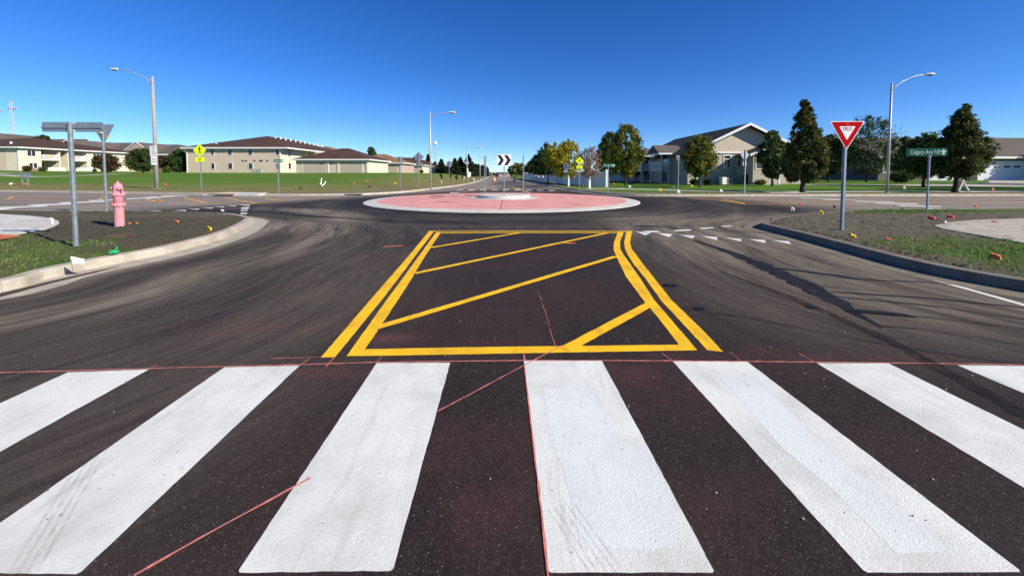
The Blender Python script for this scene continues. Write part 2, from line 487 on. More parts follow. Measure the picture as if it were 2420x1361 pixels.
# value noise on numpy arrays
_P = rng.random((64, 64))
def vnoise(x, y):
    xi, yi = np.floor(x).astype(int), np.floor(y).astype(int)
    fx, fy = x - xi, y - yi
    fx, fy = fx * fx * (3 - 2 * fx), fy * fy * (3 - 2 * fy)
    g = lambda a, b: _P[a % 64, b % 64]
    return (g(xi, yi) * (1 - fx) + g(xi + 1, yi) * fx) * (1 - fy) + (g(xi, yi + 1) * (1 - fx) + g(xi + 1, yi + 1) * fx) * fy
def fbm(x, y, o=4):
    s, a, t = 0, 1.0, 0
    for i in range(o):
        s = s + a * vnoise(x * 2 ** i + 17.3 * i, y * 2 ** i + 9.1 * i)
        t += a
        a *= 0.55
    return s / t
def sstep(x, a, b):
    t = np.clip((x - a) / (b - a), 0, 1)
    return t * t * (3 - 2 * t)

def catmull(pts, step=0.25):
    P = [Vector((p[0], p[1])) for p in pts]
    out = []
    for i in range(len(P) - 1):
        p0, p1, p2, p3 = P[max(i - 1, 0)], P[i], P[i + 1], P[min(i + 2, len(P) - 1)]
        L = (p2 - p1).length
        n = max(1, min(40, int(L / step)))
        for j in range(n):
            t = j / n
            # centripetal-ish: plain catmull with clamped tangents
            m1 = (p2 - p0) * 0.5
            m2 = (p3 - p1) * 0.5
            if m1.length > L * 1.2: m1 = m1.normalized() * L
            if m2.length > L * 1.2: m2 = m2.normalized() * L
            h00, h10 = 2 * t ** 3 - 3 * t * t + 1, t ** 3 - 2 * t * t + t
            h01, h11 = -2 * t ** 3 + 3 * t * t, t ** 3 - t * t
            out.append(p1 * h00 + m1 * h10 + p2 * h01 + m2 * h11)
    out.append(P[-1])
    return out

def offset(path, d):
    """shift a polyline to its left by d"""
    out = []
    for i, p in enumerate(path):
        t = path[min(i + 1, len(path) - 1)] - path[max(i - 1, 0)]
        t = t.normalized()
        out.append(p + Vector((-t.y, t.x)) * d)
    return out

def pdist(X, Y, path):
    d = np.full(X.shape, 1e9)
    for a, b in zip(path[:-1], path[1:]):
        ab = b - a
        L2 = ab.length_squared
        if L2 < 1e-9:
            continue
        t = np.clip(((X - a.x) * ab.x + (Y - a.y) * ab.y) / L2, 0, 1)
        d = np.minimum(d, np.hypot(X - a.x - t * ab.x, Y - a.y - t * ab.y))
    return d

# ------------------------------------------------------------------ kerb lines (block on the LEFT of each path)
g2 = lambda px, py, z=0.0: G(px, py, z).xy
NL = [Vector((-9.2, -4)), Vector((-8.0, 2.2))] + [g2(*p) for p in ((0, 693), (100, 664), (200, 640), (300, 620), (380, 604), (460, 584), (520, 566), (560, 549), (583, 536), (595, 524))] + \
     [g2(x, y, 0.15) for x, y in ((588, 512), (570, 507.5), (525, 503), (400, 500), (250, 498), (100, 497), (0, 496))] + [Vector((-45, 15.4))]
NR = [Vector((45, 15.4))] + [g2(x, y, 0.15) for x, y in ((2420, 493), (2200, 495), (2058, 497.5), (2007, 500), (1938, 505), (1872, 509.5), (1824, 517), (1800, 526))] + \
     [g2(*p) for p in ((1800, 541), (1832, 549), (1894, 565), (1981, 589), (2177, 642), (2420, 690))] + [Vector((8.0, 2.2)), Vector((9.2, -4))]
FL = [Vector((-26, 500)), Vector((-17.5, 300))] + [g2(*p) for p in ((1150, 421.5), (1120, 432), (1080, 440), (1020, 448), (960, 455), (900, 459.3), (840, 461.8), (700, 463), (560, 461.5), (420, 459), (200, 455.5), (0, 453))] + [Vector((-80, 36)), Vector((-160, 38))]
FR = [Vector((160, 27)), Vector((60, 26.8))] + [g2(*p) for p in ((2420, 463.4), (2100, 463.8), (1800, 464), (1600, 464.3), (1500, 463), (1430, 459.6), (1385, 455), (1352, 450), (1300, 440), (1240, 427))] + [Vector((-0.8, 160)), Vector((-7, 300)), Vector((-16, 500))]
# NL runs front -> tip -> back: block lies on its left when travelling... (checked by sign below)
def orient(path, inside):
    p = catmull(path)
    q = min(range(len(p) - 1), key=lambda i: (p[i] - inside).length)
    t = p[q + 1] - p[q]
    n = Vector((-t.y, t.x))
    return p if n.dot(inside - p[q]) > 0 else p[::-1]
kNL = orient(NL, Vector((-11, 9)))
kNR = orient(NR, Vector((11, 9)))
kFL = orient(FL, Vector((-30, 45)))
kFR = orient(FR, Vector((20, 40)))

def sm(t):
    t = min(max(t, 0), 1)
    return t * t * (3 - 2 * t)
FLs = [p for i, p in enumerate(kFL) if i % 4 == 0]
FRs = [p for i, p in enumerate(kFR) if i % 4 == 0]
FLc = [p for p in FLs if p.y < 37]
FLr = [p for p in FLs if p.y > 30 and p.x > -15]
def zFL(X, Y):
    dc, dr = pdist(X, Y, FLc), pdist(X, Y, FLr)
    t = np.minimum(dc / 43.0, dr / 15.5)
    t = np.clip(t, 0, 1)
    t = t - .12 * np.sin(t * 2 * np.pi) * .5
    return 0.15 + 1.66 * t + 0.75 * sstep(-X, 95, 130) * sstep(Y, 60, 95) + 0.04 * (fbm(X * .3, Y * .3) - .5) * sstep(dc, 0, 3) * sstep(dr, 0, 3)
def zFR(X, Y):
    d = pdist(X, Y, FRs)
    return 0.15 + 0.30 * sstep(d, 0, 40) + 0.05 * (fbm(X * .3, Y * .3) - .5) * sstep(d, 0, 3)
def zat(x, y, blk):
    return float((zFL if blk == 'L' else zFR)(np.array([x]), np.array([y]))[0])
def Tt(px, py, blk):
    """where the sight line of a picture point meets the rising lawn"""
    z = 0.15
    for _ in range(60):
        p = G(px, py, z)
        z = z + 0.35 * (zat(p.x, p.y, blk) - z)
    return G(px, py, z)
def on(px, Y, blk):
    x = D(px, 412, Y).x
    return Vector((x, Y, zat(x, Y, blk)))

def kerb(path, name, pan=0.45, hgt=0.15, joint=3.0, mat='concrete'):
    prof = [(pan, 0.004), (0.045, 0.014), (0.02, 0.022), (0.012, hgt - 0.022), (-0.008, hgt - 0.004), (-0.03, hgt + 0.001), (-0.15, hgt + 0.004), (-0.165, hgt - 0.01), (-0.165, -0.05)]
    b = MB()
    lines = [offset(path, -o) for o, z in prof]
    acc = 0.0
    start = 0
    N = len(path)
    k = len(prof)
    segs = []
    for i in range(1, N):
        acc += (path[i] - path[i - 1]).length
        if acc > joint or i == N - 1:
            segs.append((start, i))
            start = i
            acc = 0
    for s0, s1 in segs:
        vs, fs = [], []
        for i in range(s0, s1 + 1):
            for j in range(k):
                p = lines[j][i].copy()
                if i == s0 and s0 > 0:
                    p += (lines[j][i + 1] - p).normalized() * 0.009
                vs.append((p.x, p.y, prof[j][1]))
        for i in range(s1 - s0):
            for j in range(k - 1):
                fs.append((i * k + j, i * k + j + 1, (i + 1) * k + j + 1, (i + 1) * k + j))
        fs.append(tuple(range(k)))
        fs.append(tuple(range((s1 - s0) * k, (s1 - s0 + 1) * k)))
        b.add(vs, fs)
    return struct(b.build(name, mat))

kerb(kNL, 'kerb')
kerb(kNR, 'kerb', mat='kerb_grey_shade')
kerb(kFL, 'kerb', 0.4, 0.14, 6)
kerb(kFR, 'kerb', 0.4, 0.14, 6)

def region(path, extra, pts, zf, name, mat, attr):
    """ground of a block: its kerb line, outer corners, inner points"""
    edge = offset(path, 0.155)
    loop = edge + [Vector(e) for e in extra]
    n = len(loop)
    poly = np.array([[p.x, p.y] for p in loop])
    # inside test
    X, Y = pts[:, 0], pts[:, 1]
    ins = np.zeros(len(pts), bool)
    for i in range(n):
        x0, y0 = poly[i]
        x1, y1 = poly[(i + 1) % n]
        if y0 == y1:
            continue
        c = ((y0 > Y) != (y1 > Y)) & (X < (x1 - x0) * (Y - y0) / (y1 - y0) + x0)
        ins ^= c
    pts = pts[ins]
    pts = pts[pdist(pts[:, 0], pts[:, 1], [Vector(p) for p in poly] + [Vector(poly[0])]) > 0.05]
    allp = [Vector(p) for p in poly] + [Vector(p) for p in pts]
    vs, es, fs, *_ = delaunay_2d_cdt(allp, [(i, (i + 1) % n) for i in range(n)], [], 1, 1e-5)
    X = np.array([v.x for v in vs])
    Y = np.array([v.y for v in vs])
    Z = zf(X, Y)
    me = bpy.data.meshes.new(name)
    me.from_pydata(list(zip(X, Y, Z)), [], [tuple(f) for f in fs])
    bm = bmesh.new(); bm.from_mesh(me)
    for f in bm.faces:
        if f.normal.z < 0: f.normal_flip()
    bm.to_mesh(me); bm.free()
    a = me.color_attributes.new('wear', 'FLOAT_COLOR', 'POINT')
    A = attr(X, Y)
    a.data.foreach_set('color', np.stack([A[0], A[1], A[2], np.ones_like(X)], 1).astype(np.float32).ravel())
    me.polygons.foreach_set('use_smooth', [True] * len(me.polygons))
    me.materials.append(M[mat])
    o = bpy.data.objects.new(name, me)
    COL.objects.link(o)
    return struct(o)

def jgrid(x0, x1, y0, y1, s):
    xs, ys = np.meshgrid(np.arange(x0, x1, s), np.arange(y0, y1, s))
    p = np.stack([xs.ravel(), ys.ravel()], 1)
    return p + rng.uniform(-.3, .3, p.shape) * s

# near verges -----------------------------------------------------------
def gmaskL(X, Y):
    """grass along the roadside edge of the left verge"""
    front = G(180, 586, .15)
    a = sstep(9.0 - (Y + 0.28 * (X + 8.3)) + (fbm(X * 1.1, Y * 1.1) - .5) * 3.0, 1.0, 2.6)
    b = sstep(Y, 13.4, 14.2) * sstep(-X, 11, 13) * 0.6
    return np.clip(np.maximum(a, b) * (0.55 + 0.6 * fbm(X * 2.3, Y * 2.3)), 0, 1)
def gmaskR(X, Y):
    a = sstep(8.35 - Y + 0.12 * (X - 8) + (fbm(X * 1.3, Y * 1.3) - .5) * 1.6, 0, 0.9)
    a = a * sstep(X, 6.6, 7.4)
    b = sstep(Y - 12.6 + (fbm(X * 1.3, Y * 1.3) - .5) * 1.6, 0, 1.0) * sstep(X, 10.2, 11.5)
    return np.clip(np.maximum(a, b) * (0.6 + 0.6 * fbm(X * 2.3, Y * 2.3)), 0, 1)
def zN(path):
    pp = [p for i, p in enumerate(path) if i % 2 == 0]
    def f(X, Y):
        d = pdist(X, Y, pp)
        return 0.152 + (0.045 * (fbm(X * 4.1, Y * 4.1, 3) - .5) + 0.05 * (rng.random(X.shape) - .5) + 0.03) * sstep(d, 0.16, 0.5)
    return f
def teal(X, Y):
    c = G(300, 540, .15)
    return np.exp(-((X - c.x) ** 2 / 6 + (Y - c.y) ** 2 / 1.5)) * 0.5
ptsN = np.concatenate([jgrid(-15, -3.5, 4, 15.5, .12), jgrid(-45, -15, 3, 15.4, .6)])
region(kNL, [(-45, -4)], ptsN, zN(kNL), 'verge', 'verge', lambda X, Y: (gmaskL(X, Y), teal(X, Y), .8 * sstep(Y, 11.3, 12.2) * (1 - sstep(Y, 12.6, 13.2)) * fbm(X, Y * 2)))
ptsN = np.concatenate([jgrid(4, 17, 4, 15.5, .12), jgrid(17, 45, 3, 15.4, .6)])
region(kNR, [(45, -4)] if kNR[0].y > 5 else [(45, -4)], ptsN, zN(kNR), 'verge', 'verge', lambda X, Y: (gmaskR(X, Y), X * 0, X * 0 + .75))

def inpoly(X, Y, loop):
    ins = np.zeros(X.shape, bool)
    n = len(loop)
    for i in range(n):
        x0, y0 = loop[i]
        x1, y1 = loop[(i + 1) % n]
        if y0 == y1: continue
        ins ^= ((y0 > Y) != (y1 > Y)) & (X < (x1 - x0) * (Y - y0) / (y1 - y0) + x0)
    return ins

def blades(name, path, extra, box, mask, n, hmin, hmax, skip=None, z0=0.15):
    loop = [tuple(p) for p in offset(path, 0.2)] + extra
    X = rng.uniform(box[0], box[1], n)
    Y = rng.uniform(box[2], box[3], n)
    k = inpoly(X, Y, loop) & (rng.random(n) < mask(X, Y) ** 1.3 * np.clip(1.6 * fbm(X * 5, Y * 5, 2) - .15, 0, 1))
    if skip is not None:
        k &= ~inpoly(X, Y, skip)
    X, Y = X[k], Y[k]
    m = len(X)
    a = rng.uniform(0, 2 * np.pi, m)
    h = rng.uniform(hmin, hmax, m) * (0.5 + fbm(X * 1.7, Y * 1.7))
    w = rng.uniform(.004, .009, m)
    lean = rng.uniform(.1, .9, m) * h
    la = rng.uniform(0, 2 * np.pi, m)
    z = np.full(m, z0)
    dx, dy = np.cos(a) * w, np.sin(a) * w
    lx, ly = np.cos(la) * lean, np.sin(la) * lean
    V = np.stack([np.stack([X - dx, Y - dy, z], 1), np.stack([X + dx, Y + dy, z], 1),
                  np.stack([X + lx * .4 + dx * .7, Y + ly * .4 + dy * .7, z + h * .65], 1), np.stack([X + lx * .4 - dx * .7, Y + ly * .4 - dy * .7, z + h * .65], 1),
                  np.stack([X + lx, Y + ly, z + h * .95], 1)], 1).reshape(-1, 3)
    b = np.arange(m)[:, None] * 5
    T = np.concatenate([b + np.array([[0, 1, 2]]), b + np.array([[0, 2, 3]]), b + np.array([[3, 2, 4]])])
    return struct(soup(name, V, T, 'grass'), 'stuff')

slabL = [G(x, y, .17) for x, y in ((-600, 500), (-200, 504), (0, 508), (60, 511.5), (112, 517), (138, 524), (141, 530), (125, 539), (90, 548), (40, 556), (-10, 566), (-120, 585), (-500, 640))]
slabR = [G(x, y, .17) for x, y in ((2600, 514), (2399, 519), (2300, 522.5), (2240, 528), (2206, 536), (2225, 543), (2262, 550), (2330, 562), (2420, 578), (2600, 605), (2900, 640))]
def slab(loop, name, mat):
    b = MB()
    b.prism([(p.x, p.y, .10) for p in loop], (0, 0, .105))
    return struct(b.build(name, mat, bevel=.01))
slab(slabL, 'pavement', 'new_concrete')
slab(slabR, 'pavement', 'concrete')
sk = [tuple(p.xy) for p in slabR]
skL = [tuple(p.xy) for p in slabL]
blades('grass', kNL, [(-45, -4)], (-15, -3.5, 3.5, 15.2), gmaskL, 110000, .035, .085, skL)
blades('grass', kNR, [(45, -4)], (4, 17, 3.5, 15.2), gmaskR, 170000, .04, .10, sk)

# mulch clods on the bare soil
def clods(name, path, extra, box, mask, n, skip):
    loop = [tuple(p) for p in offset(path, 0.25)] + extra
    X = rng.uniform(box[0], box[1], n); Y = rng.uniform(box[2], box[3], n)
    k = inpoly(X, Y, loop) & (rng.random(n) > mask(X, Y) * 1.2) & ~inpoly(X, Y, skip)
    X, Y = X[k], Y[k]
    m = len(X)
    s = rng.uniform(.012, .034, m)[:, None]
    base = np.array([[1, 0, 0], [-.5, .87, 0], [-.5, -.87, 0], [0, 0, 1.0]])
    V = base[None] * s[:, :, None] * rng.uniform(.6, 1.5, (m, 4, 3))
    a = rng.uniform(0, 6.28, m)
    ca, sa = np.cos(a)[:, None], np.sin(a)[:, None]
    V = np.stack([V[..., 0] * ca - V[..., 1] * sa + X[:, None], V[..., 0] * sa + V[..., 1] * ca + Y[:, None], V[..., 2] + .158], -1).reshape(-1, 3)
    b = np.arange(m)[:, None] * 4
    T = np.concatenate([b + np.array([q]) for q in ((0, 1, 3), (1, 2, 3), (2, 0, 3))])
    return struct(soup(name, V, T, 'verge'), 'stuff')
clods('soil', kNL, [(-45, -4)], (-15, -4, 4, 15.2), gmaskL, 26000, skL)
clods('soil', kNR, [(45, -4)], (4.5, 16, 4, 14.5), gmaskR, 26000, sk)

# far blocks --------------------------------------------------------------
def wearFL(X, Y):
    d = pdist(X, Y, FLs)
    dry = (1 - sstep(d, 3.5, 17.0)) * np.clip(1.6 * fbm(X * .35, Y * .7) - .1 + .5 * (1 - sstep(d, 1, 5)), 0, 1)
    dirt = (1 - sstep(d, 1.2, 2.6)) * sstep(X, -19, -14) * sstep(38 - Y, 0, 3) * sstep(-8.6 - X, 0, 1.5)
    return dry, dirt, X * 0
def wearFR(X, Y):
    d = pdist(X, Y, FRs)
    dry = (1 - sstep(d, 1.0, 3.0)) * 0.6
    dirt = (1 - sstep(d, 1.0, 2.4)) * 0.75 * sstep(X, 6, 8) * sstep(fbm(X * .2, Y * .4), .3, .6)
    return dry, dirt, X * 0
pts = np.concatenate([jgrid(-60, -5, 26, 60, .8), jgrid(-120, -60, 30, 120, 3), jgrid(-60, -5, 60, 200, 2.0), jgrid(-400, -120, 30, 420, 9), jgrid(-120, -8, 200, 490, 8)])
region(kFL, [(-420, 38), (-420, 500)] if kFL[-1].x < -100 else [(-420, 500), (-420, 38)], pts, zFL, 'lawn', 'lawn', wearFL)
pts = np.concatenate([jgrid(4, 60, 26, 70, .8), jgrid(60, 160, 27, 90, 3), jgrid(-10, 160, 70, 300, 5), jgrid(-20, 160, 300, 500, 12)])
region(kFR, [(320, 500), (320, 27)] if kFR[-1].y > 400 else [(320, 27), (320, 500)], pts, zFR, 'lawn', 'lawn_r', wearFR)

# ------------------------------------------------------------------ road sheet
def graded(a, b, s0, g):
    out = [a]
    s = s0
    while out[-1] < b:
        out.append(out[-1] + s)
        s *= g
    return out
ys = [-8, -5, -3, -1.5, -.6] + graded(0.0, 620, 0.085, 1.0135)
hx = graded(0, 200, 0.11, 1.012)
xs = [-x for x in hx[:0:-1]] + hx
XX, YY = np.meshgrid(np.array(xs), np.array(ys))
nx, ny = len(xs), len(ys)
nlp = [p for p in kNL]
nrp = [p for p in kNR]
dL, dR = pdist(XX, YY, nlp), pdist(XX, YY, nrp)
RC = Vector((-0.55, 22.7)); RR = 7.75
rr = np.hypot(XX - RC.x, YY - RC.y)
# dusty sweep beside the left kerb; coordinates along it for streaks
ang = np.arctan2(YY - 16.5, XX + 13.5)
rad = np.hypot(XX + 13.5, YY - 16.5)
dust = (.95 * np.exp(-((dL - 1.9 - .1 * (YY - 6)) / .62) ** 2) + .32 * np.exp(-((dL - 3.4) / .3) ** 2) + .22 * np.exp(-((dL - 4.4) / .3) ** 2)) * sstep(XX, -15, -8) * np.clip(.5 + .9 * fbm(dL * .8 + 3, YY * .35), 0, 1.2)
dust = np.maximum(dust, (1 - sstep(dL, .45, .85)) * 1.0 * sstep(XX, -15, -8))
tip = np.exp(-(((XX + 6.6) / 1.5) ** 2 + ((YY - 11.2) / 1.9) ** 2)) * 1.1
dust = np.maximum(dust, tip)
dust = np.maximum(dust, .24 * sstep(-XX, .5, 2.5) * (1 - sstep(YY, 9, 13)))
circ = np.exp(-((rr - 9.6) / .8) ** 2) * .20 + np.exp(-((rr - 11.8) / .9) ** 2) * .22
dust = np.maximum(dust, circ)
lane = sstep(XX, 1.6, 4.4) * (1 - sstep(YY, 12, 17)) * sstep(YY, 2.4, 4.6)
dust = np.maximum(dust, lane * (.62 + .25 * sstep(YY, 5, 10)))
dust = np.maximum(dust, (1 - sstep(dR, .4, 2.4)) * .85)
cR = G(1750, 522)
dust = np.maximum(dust, .8 * np.exp(-(((XX - cR.x) / 2.2) ** 2 + ((YY - cR.y) / 2.0) ** 2)))
old = np.maximum(sstep(-XX + .55 * (YY - 14), 14.5, 19) * sstep(YY, 12, 13.5), sstep(XX + .15 * (YY - 14), 12.0, 17) * sstep(YY, 12, 13.5))
old = np.maximum(old, sstep(YY, 31, 42) * (rr > 9) * .75)
edge = 1 - sstep(pdist(XX, YY, FLs), .3, 3.2)
old = np.maximum(old, edge * .8 * sstep(YY, 30, 38))
old = old * np.clip(.9 + .9 * (fbm(XX * .3, YY * 2.5) - .4), .4, 1)
pink = .20 * np.exp(-((XX - .3) / 4.0) ** 2) * (1 - sstep(YY, 6.5, 11)) * np.clip(2.4 * fbm(XX * 1.2, YY * 2.4) - .7, 0, 1)
for (px, py, sx, sy, a) in ((910, 802, .35, .10, 1.0), (880, 797, .15, .08, .7), (1740, 840, .9, .12, .55), (740, 880, .5, .10, .8), (1480, 875, .35, .25, .5), (620, 775, .9, .3, .35), (1130, 740, 1.4, .6, .25),
                           (1900, 845, 1.2, .12, .45), (1400, 960, .5, .5, .25), (1180, 1200, .35, .35, .35), (700, 1200, .2, .1, .5)):
    c = G(px, py)
    pink = np.maximum(pink, a * np.exp(-(((XX - c.x) / sx) ** 2 + ((YY - c.y) / sy) ** 2)) * np.clip(1.6 * fbm(XX * 5, YY * 9) - .1, 0, 1))
pink = np.maximum(pink, .06 * sstep(XX, -1.5, .5) * (1 - sstep(YY, 8, 12)) * (1 - sstep(XX, 3, 6)))
V = np.stack([XX.ravel(), YY.ravel(), np.zeros(XX.size)], 1)
i = (np.arange(ny - 1)[:, None] * nx + np.arange(nx - 1)[None]).ravel()
road = soup('road', V, np.stack([i, i + 1, i + nx + 1, i + nx], 1), 'road')
a = road.data.color_attributes.new('wear', 'FLOAT_COLOR', 'POINT')
a.data.foreach_set('color', np.stack([dust.ravel(), pink.ravel(), old.ravel(), np.ones(XX.size)], 1).astype(np.float32).ravel())
dmin = np.minimum(dL, dR)
wg = sstep(YY, 10, 13.5) * sstep(dmin, .5, 2.0)
for nm_, arr in (('flow_kerb', (dmin, YY + np.abs(XX) * .3, wg)), ('flow_ring', (rr, np.arctan2(YY - RC.y, XX - RC.x) * 9, wg))):
    fa = road.data.attributes.new(nm_, 'FLOAT_VECTOR', 'POINT')
    fa.data.foreach_set('vector', np.stack([q.ravel() for q in arr], 1).astype(np.float32).ravel())
struct(road)
b = MB()
b.face([(-4000, -200, -.35), (4000, -200, -.35), (4000, 6000, -.35), (-4000, 6000, -.35)])
struct(b.build('ground', 'ground'))

# ------------------------------------------------------------------ painted markings
class Paint(MB):
    def __init__(s):
        super().__init__()
        s.z = 0.004
        s.dz = 0.0008
        s.k = 0
    def nextz(s):
        s.k += 1
        return s.z + s.dz * (s.k % 12)
    def px(s, pts, z=None):
        zz = z or s.nextz()
        g = [G(x, y) for x, y in pts]
        s.ragged([(p.x, p.y) for p in g], zz)
    def ragged(s, loop, z, amp=None, step=.06):
        out = []
        n = len(loop)
        for i in range(n):
            p, q = Vector(loop[i]), Vector(loop[(i + 1) % n])
            L = (q - p).length
            st = max(step, L / 60)
            k = max(1, int(L / st))
            nrm = Vector((-(q - p).y, (q - p).x)).normalized() if L > 0 else Vector((0, 0))
            for j in range(k):
                t = j / k
                r = p.lerp(q, t)
                am = (amp if amp is not None else .0025) * (1 if j else 0)
                r = r + nrm * random.uniform(-am, am)
                out.append((r.x, r.y, z))
        s.face(out)
    def strip(s, pts, w, world=False, z=None):
        P = [Vector(p) for p in pts] if world else [G(*p).xy for p in pts]
        zz = z or s.nextz()
        L, Rr = offset(P, w / 2), offset(P, -w / 2)
        s.ragged([tuple(p) for p in L] + [tuple(p) for p in Rr[::-1]], zz)
    def build(s, name, mat):
        return struct(super().build(name, mat))

vx = (1187 - CX) / F
YN = G(1300, 1353).y
def bar(tl, tr, ynear=YN, jig=0):
    a, c = G(*tl), G(*tr)
    q = Paint()
    an = Vector((a.x - vx * (a.y - ynear), ynear)); cn = Vector((c.x - vx * (c.y - ynear), ynear + random.uniform(-.01, .01)))
    rc = .009
    q.ragged([tuple(a.xy), (an.x, an.y + rc), (an.x + rc, an.y), (cn.x - rc, cn.y), (cn.x, cn.y + rc), tuple(c.xy)], .0018, .002, .05)
    return q
for tl, tr in (((160, 880), (352, 873)), ((530, 868), (708, 864)), ((890, 858), (1064, 857)), ((1238, 853), (1422, 852)), ((1590, 854), (1765, 854)), ((1930, 858), (2100, 859)), ((2262, 863), (2440, 865))):
    bar(tl, tr).build('crosswalk_marking', 'white_paint')
for pts in (((1283, 917), (1400, 917), (1475, 1052), (1525, 1052), (1590, 1190), (1600, 1295), (1375, 1295), (1330, 1105), (1300, 1045)),
            ((1700, 890), (1790, 890), (1900, 1010), (2010, 1110), (2250, 1300), (2120, 1310), (1960, 1150), (1850, 1060))):
    q = Paint()
    q.px(pts, .0023)
    q.build('crosswalk_marking', 'recoat')

q = Paint()
q.z, q.dz = .0016, .0003
q.px([(758, 845), (792, 844), (901.6, 710), (940, 660), (985, 600), (1026, 546.5), (1014, 546.5), (970, 600), (918, 660), (874, 710)])
q.px([(819, 842), (853, 841), (940, 710), (972, 660), (1005, 605), (1042, 549), (1031, 549), (990, 605), (950, 660), (913, 710)])
q.px([(819, 842), (1100, 837.5), (1500, 830.5), (1648, 828), (1608, 814.8), (1500, 816), (1100, 821), (867, 825.5)])
q.px([(1604.5, 815), (1648, 828), (1600, 772), (1546.6, 710), (1511, 655), (1488, 622), (1474, 603), (1466, 588.7), (1465, 573), (1474, 548.5), (1460.6, 548.5), (1451, 573), (1450, 588.7), (1455, 603), (1464, 622), (1480, 655), (1521, 710), (1560, 757)])
q.px([(1671, 828), (1709, 832), (1660, 780), (1587.6, 710), (1544, 655), (1520, 625), (1504, 603), (1493, 588.7), (1489, 573), (1494, 546.5), (1481, 546.5), (1475, 573), (1477, 588.7), (1484, 603), (1498, 625), (1522.8, 655), (1562, 710), (1620, 772)])
q.strip([(1012, 547), (1250, 546.6), (1494, 547)], .11)
q.strip([(1040, 551), (1250, 550), (1466, 550.6)], .10)
q.strip([(1018, 585.5), (1232, 549.8)], .105)
q.strip([(980, 646.5), (1437, 550.6)], .105)
q.strip([(889, 775), (1455, 606.5)], .105)
q.strip([(1337, 826), (1540, 717)], .115)
q.build('yellow_marking', 'yellow_paint')

q = Paint()   # left street
q.strip([(-400, 466.5), (0, 472), (300, 475.5), (420, 478), (591, 483)], .13)
q.strip([(591, 483), (717, 469.8)], .13)
q.strip([(400, 467), (560, 467.8), (717, 469.4)], .12)
q.strip([(-400, 463), (0, 465.3), (400, 467)], .12)
for a_, b_ in (((434, 468), (487, 479.5)), ((531, 468), (604, 481)), ((626, 469.2), (660, 474.3)), ((345, 471), (367, 476.5)), ((17, 471), (32, 465.6)), ((233, 471.5), (244, 467))):
    q.strip([a_, b_], .16)
q.build('yellow_marking', 'far_yellow')
q = Paint()   # right street
q.strip([(1627, 467.6), (1700, 474), (1766, 483.3)], .16)
q.strip([(1766, 483.3), (1980, 482.2), (2188, 479), (2420, 477.2), (2800, 476)], .13)
q.strip([(1640, 468), (1900, 474.2), (2108, 473.4), (2420, 473), (2800, 472.6)], .12)
for a_, b_ in (((1708, 471.5), (1760, 481)), ((1790, 473), (1900, 481.5)), ((1900, 474.4), (2010, 481))):
    q.strip([a_, b_], .16)
q.build('yellow_marking', 'far_yellow')
q = Paint()   # road ahead
q.strip([(1088, 455.2), (1150, 446), (1191, 437)], .2)
q.strip([(1191, 437), (1220, 445), (1252, 456)], .2)
q.strip([(1100, 454.6), (1235, 453.6)], .12)
q.build('yellow_marking', 'far_yellow')

def whites(name, polys, z=.004):
    for pts in polys:
        q = Paint()
        q.px(pts, z)
        q.build(name, 'white_paint')
whites('yield_marking', [((1501.6, 547), (1538.6, 550.4), (1525, 557)), ((1553, 551), (1590, 553.8), (1581, 561)), ((1605, 555), (1643, 557.5), (1636.5, 564.4)), ((1657.7, 558.3), (1696, 561), (1693.5, 568)),
                        ((1713, 562), (1751.6, 565), (1751.6, 571.5)), ((1769, 565.4), (1808.5, 567.5), (1809, 575)), ((1825, 568.3), (1865, 570.8), (1869.5, 577.6))])
whites('entry_dash_marking', [((1517, 546.2), (1554, 545.8), (1562, 549.2), (1534, 549.6)), ((1589, 545), (1631, 542.4), (1635, 545), (1597, 547.2)), ((1651, 539.2), (1684, 537.2), (1688, 539.6), (1660, 541.8)), ((1702, 535), (1726, 533.4), (1730, 535.2), (1709, 536.6))])
whites('yield_marking', [((344, 499.3), (377, 498.4), (384, 500)), ((408, 497.3), (440, 496.6), (440, 499)), ((442, 494.6), (473, 493.8), (468, 496)), ((475, 491.6), (506, 491), (500, 493.2)),
                        ((505, 488.8), (532, 488.2), (528, 490.4)), ((532, 486.4), (560, 485.8), (556, 488)), ((560, 484.4), (592, 484.4), (588, 487))])
whites('entry_dash_marking', [((571, 490.5), (590, 490.2), (587, 493.8), (569, 494)), ((570, 496.4), (586, 496.2), (584, 499.6), (568.5, 499.8)), ((569, 503.4), (584, 503.2), (584, 506), (568, 506.4))])
whites('crosswalk_marking', [((0, 490), (106, 486.3), (119, 488.2), (0, 494)), ((63, 484.2), (172, 481.2), (180, 483.8), (80, 487)), ((132, 479), (249, 475.8), (258, 478), (150, 481.6)), ((206, 474), (270, 471.8), (280, 473.5), (215, 476)),
                            ((299, 469.7), (370, 467.2), (385, 468.6), (300, 471.6)), ((340, 466.5), (405, 464.4), (415, 465.6), (345, 468)), ((380, 463.8), (440, 461.8), (446, 463), (385, 465.2)), ((-90, 497), (40, 492.6), (-10, 499), (-100, 501))], .0105)
whites('crosswalk_marking', [((1885, 468), (1975, 470), (1990, 471), (1900, 469.4)), ((1940, 471), (2013, 473), (2030, 474.5), (1952, 473)), ((2015, 475.5), (2110, 477), (2115, 478.5), (2027, 477.5)), ((2063, 480), (2165, 481.4), (2172, 483.5), (2075, 482.4)),
                            ((2115, 485), (2222, 487.4), (2228, 489.6), (2130, 487.8)), ((2178, 491.5), (2289, 494.5), (2296, 497), (2195, 494.4)), ((2266, 497.5), (2343, 499.5), (2350, 502), (2280, 500.4))], .0105)
whites('yield_marking', [((x - 7, 449.2 + dy), (x + 8, 448.6 + dy), (x + 9, 450 + dy), (x - 6, 450.6 + dy)) for x, dy in ((1086, 0), (1113, -.4), (1141, -.8), (1168, -1), (1195, -1), (1222, -.6), (1250, .2), (1276, .6), (1304, 1))], .0105)
